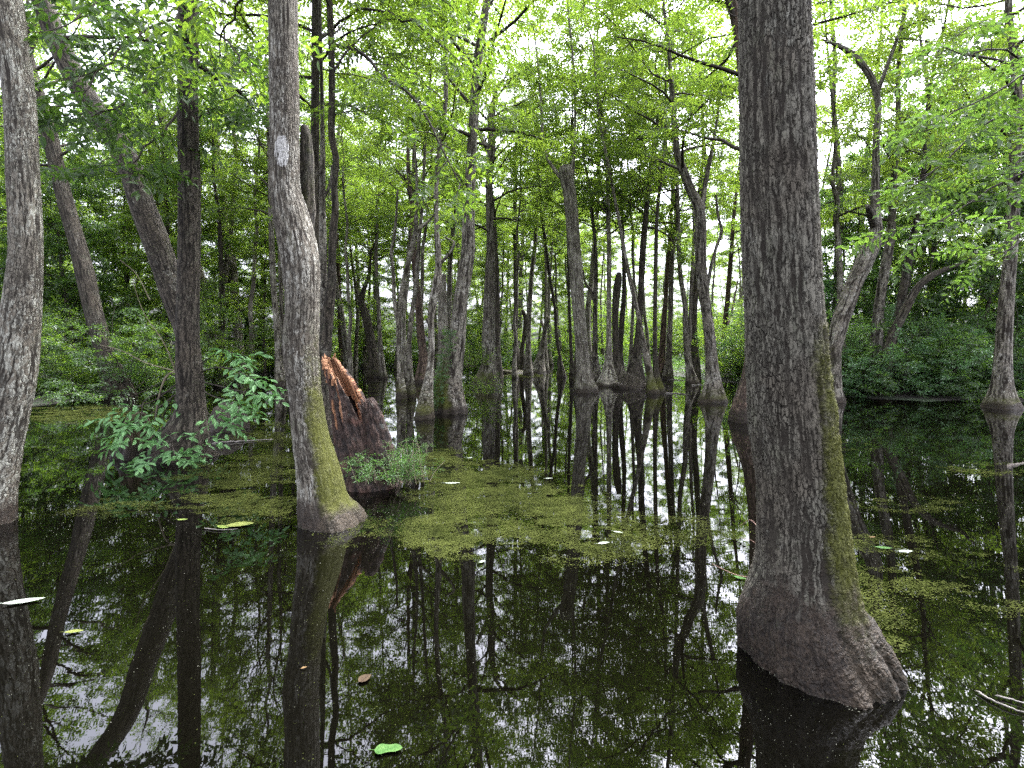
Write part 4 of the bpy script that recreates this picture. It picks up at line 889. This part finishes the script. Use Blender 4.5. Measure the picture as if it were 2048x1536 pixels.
# ------------------------------------------------------------------ floating weed
def build_mats():
    rng = np.random.default_rng(61)
    blobs = [  # px, py, rx, ry, density
        (960, 985, 165, 75, 1.0), (900, 1070, 120, 60, .95), (1050, 1030, 190, 85, .85), (1160, 1075, 200, 60, .5), (880, 930, 70, 40, .8), (480, 1000, 150, 55, .75), (540, 945, 120, 45, .6), (420, 950, 120, 30, .4),
        (150, 830, 130, 22, .8), (560, 870, 110, 28, .5), (700, 850, 120, 30, .35), (1740, 1270, 95, 90, .5), (1720, 1180, 60, 70, .4), (1900, 1150, 180, 60, .4), (2010, 1190, 100, 50, .42), (1760, 1090, 130, 25, .45), (1990, 940, 130, 16, .3), (1740, 890, 120, 14, .2),
        (700, 1060, 160, 40, .25), (300, 1015, 260, 25, .3), (1350, 1060, 180, 40, .25), (1830, 1010, 150, 18, .3), (800, 790, 170, 25, .2), (1040, 752, 60, 6, .5), (200, 1010, 200, 20, .25)]
    def density(X, Y):
        px = CX + X * F / Y; py = YH + HC * F / Y
        den = np.zeros(len(X))
        for (cx, cy, rx, ry, d) in blobs:
            q = ((px - cx) / rx) ** 2 + ((py - cy) / ry) ** 2
            den = np.maximum(den, d * sstep(1.25, .10, q))
        nz = .42 * vnoise(X * 1.3 + 3, Y * 2.2) + .33 * vnoise(X * 4 + 9, Y * 6) + .25 * vnoise(X * 13, Y * 16)
        return den, den * sstep(.53 - .33 * den, .70 - .24 * den, nz)
    XX, YY, DD = [], [], []
    N = 500000
    X = rng.uniform(-9, 9, N); Y = 2.4 + 9 * rng.random(N); px = CX + X * F / Y
    den, kp = density(X, Y)
    k = (px > -150) & (px < 2200) & (rng.random(N) < .010 + .05 * sstep(.5, .7, vnoise(X * .9 + 20, Y * 1.1)))
    XX.append(X[k]); YY.append(Y[k]); DD.append(np.zeros(k.sum()))
    for (cx, cy, rx, ry, d) in blobs:      # each mat is filled evenly over its own stretch of water
        y0, y1 = max(cy - ry * 1.2, 742), cy + ry * 1.2
        Ya, Yb = ground_d(y1), ground_d(y0); Xa, Xb = (cx - rx * 1.2 - CX) * Yb / F, (cx + rx * 1.2 - CX) * Yb / F
        if Xa > 0: Xa = (cx - rx * 1.2 - CX) * Ya / F
        if Xb < 0: Xb = (cx + rx * 1.2 - CX) * Ya / F
        sc = np.clip((Ya + Yb) / 13, .85, 3.0)
        N = int(min(900000, (Xb - Xa) * (Yb - Ya) * 24000 / sc ** 2))
        X = rng.uniform(Xa, Xb, N); Y = rng.uniform(Ya, Yb, N); px = CX + X * F / Y; py = YH + HC * F / Y
        den, kp = density(X, Y); own = d * sstep(1.25, .10, ((px - cx) / rx) ** 2 + ((py - cy) / ry) ** 2)
        k = (own >= den - 1e-9) & (own > .01) & (rng.random(N) < kp)
        XX.append(X[k]); YY.append(Y[k]); DD.append(den[k] + .1)
    X, Y, dd = np.concatenate(XX), np.concatenate(YY), np.concatenate(DD); n = len(X)
    thin = dd < .08
    s = np.where(thin, rng.uniform(.0015, .0045, n), rng.uniform(.003, .0085, n) * np.where(rng.random(n) < .07, 1.9, 1.0)) * np.clip(Y / 6.5, .85, 3.0)
    a = rng.uniform(0, 6.28, n); asp = rng.uniform(.35, .95, n)
    u = np.stack([np.cos(a), np.sin(a), rng.normal(0, .06, n)], 1) * s[:, None]; v = np.stack([-np.sin(a), np.cos(a), rng.normal(0, .06, n)], 1) * (s * asp)[:, None]
    c = np.stack([X, Y, .003 + rng.random(n) * .004 + np.where(thin, 0, s * .06)], 1)
    V = np.stack([c - u, c - u * .2 + v, c + u, c + u * .3 - v], 1).reshape(-1, 3); V[:, 2] = np.maximum(V[:, 2], .0015)
    Q = np.arange(n * 4).reshape(-1, 4)
    lvv = np.clip(.25 + .5 * vnoise(X * 3 + 40, Y * 3) + rng.normal(0, .13, n) + .5 * (vnoise(X * 9, Y * 11) - .5), 0, 1)
    b = NT('floating_duckweed'); lv = b.attr('lv')
    d = b.new('ShaderNodeBsdfDiffuse', None, Color=b.mix(lv, (0.013, 0.017, 0.005), (0.064, 0.074, 0.019)))
    b.link(d.outputs[0], b.out.inputs['Surface'])
    tag(obj('duckweed', make_mesh('duckweed', V, Q, None, False, None, {'lv': lvv}), b.m), 'yellow green mats of floating duckweed on the black water', None, None, 'stuff')
    print('duckweed flakes', n)
build_mats()

# rims of caught debris where trunks meet the water
def build_rims():
    rng = np.random.default_rng(71); Vs = []
    for o in list(COL.objects):
        if o.name.startswith('trunk') and o.parent and o.parent.location[1] < 19:
            me = o.data; nv = len(me.vertices); co = np.empty(nv * 3, np.float32); me.vertices.foreach_get('co', co); co = co.reshape(-1, 3)
            rim = co[np.abs(co[:, 2]) < .03]
            if len(rim) < 6: continue
            c = rim.mean(0); loc = np.array(o.parent.location); D = loc[1]
            ang = np.arctan2(rim[:, 1] - c[1], rim[:, 0] - c[0]); rad = np.hypot(rim[:, 1] - c[1], rim[:, 0] - c[0]); od = np.argsort(ang); ang, rad = ang[od], rad[od]
            m = int(650 if D < 7 else 200)
            a = rng.uniform(-math.pi, math.pi, m); r = np.interp(a, ang, rad, period=2 * math.pi) + np.abs(rng.normal(0, .014, m)) * (.3 + 1.6 * vnoise(a * 3 + D, 0 * a)) + .001
            P = np.stack([c[0] + np.cos(a) * r, c[1] + np.sin(a) * r, .003 + 0 * a], 1) + loc * [1, 1, 0]
            Vs.append((P, rng.uniform(.0015, .0055, m) * max(1, D / 8)))
    m = 13000; X = rng.uniform(-6, 6, m); Y = 2.3 + 4.5 * rng.random(m) ** 1.2
    k = (np.abs(X) < Y * 1.02) & (rng.random(m) < .15 + .85 * sstep(.42, .68, .6 * vnoise(X * .8 + 5, Y * 1.2) + .4 * vnoise(X * 3, Y * 4)))
    Vs.append((np.stack([X[k], Y[k], .002 + 0 * X[k]], 1), rng.uniform(.0010, .0034, k.sum()) * (Y[k] / 3.2)))
    P = np.concatenate([p for p, s in Vs]); s = np.concatenate([s for p, s in Vs]); n = len(P); a = rng.uniform(0, 6.28, n)
    u = np.stack([np.cos(a), np.sin(a), rng.normal(0, .3, n)], 1) * s[:, None]; v = np.stack([-np.sin(a), np.cos(a), rng.normal(0, .3, n)], 1) * (s * .6)[:, None]
    c = P + np.stack([0 * s, 0 * s, s * .4], 1)
    V = np.stack([c - u, c + v, c + u, c - v], 1).reshape(-1, 3); V[:, 2] = np.maximum(V[:, 2], .001)
    tag(obj('debris', make_mesh('debris', V, np.arange(n * 4).reshape(-1, 4), None, False, None, {'lv': rng.random(n)}), plain_material('floating_debris', (0.05, 0.052, 0.028), (0.16, 0.16, 0.12), 60, .8, .3, 'lv')), 'pale specks of debris caught where trunks meet the water', None, None, 'stuff')
build_rims()

# single fallen leaves
LEAFC = {'pale': ((0.20, 0.23, 0.17), (0.30, 0.33, 0.26)), 'yellow': ((0.085, 0.10, 0.022), (0.13, 0.145, 0.04)), 'green': ((0.028, 0.070, 0.016), (0.050, 0.10, 0.026)), 'brown': ((0.030, 0.020, 0.012), (0.05, 0.035, 0.02)), 'lime': ((0.11, 0.16, 0.03), (0.16, 0.21, 0.05)), 'orange': ((0.11, 0.07, 0.03), (0.15, 0.10, 0.05))}
LM = {k: plain_material(k + '_fallen_leaf', a, b, 30, .8, .08) for k, (a, b) in LEAFC.items()}
def fallen(label, px, py, Lpx, ang, col, wid=.42, lobes=0):
    p = on_water(px, py); D = p[1]; L = Lpx * D / F
    n = 14; t = np.linspace(0, 1, n); w = L * wid * .5 * np.sin(math.pi * t ** .85) ** .8 * (1 - .25 * t)
    if lobes: w = w * (1 + .35 * np.cos(t * 2 * math.pi * lobes))
    x = (t - .5) * L; rg = random.Random(px); cu = rg.uniform(.04, .10) * L
    mid = np.stack([x, .04 * L * np.sin(t * 3), .004 + cu * (2 * t - 1) ** 2 * .6], 1)
    lf = mid + np.stack([0 * t, w, .25 * w * (.3 + t)], 1); rt = mid - np.stack([0 * t, w, -.12 * w], 1)
    stem = mid[0] + np.array([-.25 * L, .03 * L, 0])
    V = np.concatenate([lf, mid, rt]); i = np.arange(n - 1)
    Q = np.concatenate([np.stack([i, i + 1, i + 1 + n, i + n], 1), np.stack([i + n, i + n + 1, i + 1 + 2 * n, i + 2 * n], 1)])
    g = Geo(); g.add(V, Q); tube(g, np.array([mid[0], mid[0] * .5 + stem * .5 + [0, 0, .002], stem]), np.array([.012, .010, .008]) * L, 5)
    c, s = math.cos(ang), math.sin(ang)
    o = obj('fallen_leaf', g.mesh('fallen_leaf'), LM[col], None, (p[0], p[1], .004)); o.rotation_euler = (0, 0, ang)
    tag(o, label, 'leaf', 'single leaves floating on the water')
fallen('long pale leaf floating at the left edge', 48, 1206, 70, .35, 'pale', .30)
fallen('small yellow leaf floating below the long pale leaf', 148, 1266, 34, .2, 'yellow', .4)
fallen('bright green ragged leaf near the bottom of the frame', 777, 1503, 56, .1, 'green', .6, 1)
fallen('yellow leaf with a twig left of the paint marked trunk', 480, 1052, 52, .3, 'yellow', .55)
fallen('second, paler leaf in the yellow cluster near the twig', 446, 1056, 30, -.4, 'lime', .5)
fallen('pale leaf lying alone on the dark water right of the weed mat', 1208, 1088, 26, .3, 'pale', .42)
fallen('small pale leaf behind the lone pale leaf', 1236, 1066, 20, -.5, 'pale', .35)
fallen('pale sliver leaf on the middle of the weed mat', 965, 1125, 16, .8, 'pale', .5)
fallen('green leaf touching the thin reddish twigs', 1480, 1158, 24, -.6, 'green', .5)
fallen('pale oval leaf right of the largest trunk', 1812, 1105, 30, .05, 'pale', .4)
fallen('green oval leaf beside the pale oval leaf', 1768, 1098, 32, -.2, 'green', .42)
fallen('tiny orange leaf floating off the right of the largest trunk', 1745, 1076, 14, .1, 'orange', .45)
fallen('white curled leaf on the near weed mat', 905, 968, 32, .1, 'pale', .3)
fallen('tiny tan leaf on the black trunk reflection', 608, 1338, 12, .5, 'orange', .5)
fallen('pale leaf lying at the left weed patch', 365, 1041, 20, .1, 'lime', .45)
fallen('lime leaf near the far edge of the weed mat', 940, 917, 12, .2, 'pale', .5)
fallen('pale leaf close to the mat edge toward the channel', 1098, 958, 16, .2, 'pale', .4)
fallen('sunken brown leaf by the foot of the frame', 730, 1360, 30, .9, 'brown', .8)

def stick(label, pts, r, mat='twig', name='floating_stick', cat='stick', z=.012, col=None):
    P = np.array([on_water(x, y) + [0, 0, z] for x, y in pts]); rng = np.random.default_rng(int(pts[0][0]))
    C = catmull(P, 16); C[1:-1] += rng.normal(0, r * .25, C[1:-1].shape); g = Geo(); rr = np.linspace(r, r * .5, 16); rr[0] = r * .15; tube(g, C, rr, 9)
    org = P[0] * [1, 1, 0]; tag(obj(name, g.mesh(name, org), col or M[mat], None, org), label, cat, 'sticks lying in the water')
GREY = plain_material('weathered_grey_wood', (0.07, 0.062, 0.052), (0.18, 0.165, 0.145), 20, .8)
stick('long thin stick floating in front of the root mass', [(420, 888), (480, 884), (545, 880)], .02, col=GREY)
stick('pale stick reaching in from the right edge near the largest trunk', [(1950, 1385), (2000, 1412), (2060, 1434)], .006, col=GREY)
stick('second pale stick crossing the first at the right edge', [(1990, 1395), (2030, 1405), (2070, 1420)], .005, col=GREY)
stick('weathered stick afloat before the double stemmed trunk', [(1335, 759), (1352, 760), (1368, 761)], .03, col=GREY)
stick('grey pole floating left of the elbowed tree foot', [(1382, 771), (1400, 770), (1412, 771)], .03, col=GREY)
stick('longer grey pole floating before the diagonal trunk', [(1330, 787), (1352, 787), (1372, 789)], .03, col=GREY)
stick('twig lying by the yellow leaf on the left', [(408, 1058), (440, 1062), (475, 1060)], .006, col=GREY)
stick('dark log end lying in the water at the right edge', [(2015, 934), (2040, 927), (2085, 914)], .045, 'twig', z=-.01)

def build_sprig():
    red = plain_material('reddish_twig', (0.10, 0.05, 0.035), (0.2, 0.12, 0.08), 40, .7)
    g = Geo(); org = on_water(1515, 1165)
    for e in (((1518,1155,3.45),(1480,1152,3.5),(1445,1138,3.55),(1425,1128,3.6)), ((1522,1125,3.5),(1514,1090,3.5),(1505,1082,3.55),(1480,1075,3.6)), ((1520,1060,3.5),(1500,1040,3.6),(1480,1052,3.65))):
        P = catmull(np.array([at(*q) for q in e]), 12); P[:, 2] = np.maximum(P[:, 2], .01); tube(g, P, np.linspace(.004, .0015, 12), 5)
    tag(obj('red_sprig', g.mesh('red_sprig', org), red, None, org), 'thin reddish twigs poking from the left side of the largest trunk', 'twig')
build_sprig()

# ------------------------------------------------------------------ light, sky, camera
def build_light():
    w = bpy.data.worlds.new('World'); SC.world = w; w.use_nodes = True
    nt = w.node_tree; nt.nodes.clear()
    out = nt.nodes.new('ShaderNodeOutputWorld'); bg = nt.nodes.new('ShaderNodeBackground'); sky = nt.nodes.new('ShaderNodeTexSky'); hs = nt.nodes.new('ShaderNodeHueSaturation')
    sky.sky_type = 'NISHITA'; sky.sun_disc = False; sky.sun_elevation = R_(58); sky.sun_rotation = R_(35); sky.air_density = 1.0; sky.dust_density = 8.0; sky.ozone_density = 1.5
    hs.inputs['Saturation'].default_value = 0.15
    bg.inputs['Strength'].default_value = 0.15
    tint = nt.nodes.new('ShaderNodeMix'); tint.data_type = 'RGBA'; tint.blend_type = 'MULTIPLY'; tint.inputs[0].default_value = 1.0; tint.inputs[7].default_value = (.93, .95, 1.10, 1)
    nt.links.new(sky.outputs[0], hs.inputs['Color']); nt.links.new(hs.outputs[0], tint.inputs[6]); nt.links.new(tint.outputs[2], bg.inputs[0]); nt.links.new(bg.outputs[0], out.inputs[0])
    s = bpy.data.lights.new('overcast_sun', 'SUN'); s.energy = 1.2; s.angle = R_(30); s.color = (1.0, .97, .92)
    o = bpy.data.objects.new('overcast_sun', s); COL.objects.link(o)
    el, az = R_(58), R_(35)
    d = Vector((math.sin(az) * math.cos(el), math.cos(az) * math.cos(el), math.sin(el)))
    o.rotation_euler = d.to_track_quat('Z', 'Y').to_euler(); o.location = d * 40
build_light()

def build_camera():
    c = bpy.data.cameras.new('camera'); o = bpy.data.objects.new('camera', c); COL.objects.link(o)
    c.sensor_width = 36; c.lens = 36 * F / 2048; c.shift_y = -(768 - YH) / 2048
    o.location = (0, 0, HC); o.rotation_euler = (R_(90), 0, 0)
    c.clip_start = .05; c.clip_end = 2000
    SC.camera = o
build_camera()

SC.view_settings.view_transform = 'Standard'; SC.view_settings.look = 'None'; SC.view_settings.gamma = 1.0
SC.view_settings.exposure = 3.15
SC.render.engine = 'CYCLES'
cy = SC.cycles
cy.use_denoising = False
try: cy.denoising_prefilter = 'ACCURATE'
except Exception: pass
cy.max_bounces = 10; cy.diffuse_bounces = 5; cy.glossy_bounces = 3; cy.transmission_bounces = 6; cy.transparent_max_bounces = 4
cy.caustics_reflective = False; cy.caustics_refractive = False
cy.sample_clamp_indirect = 10
SC.render.use_persistent_data = False
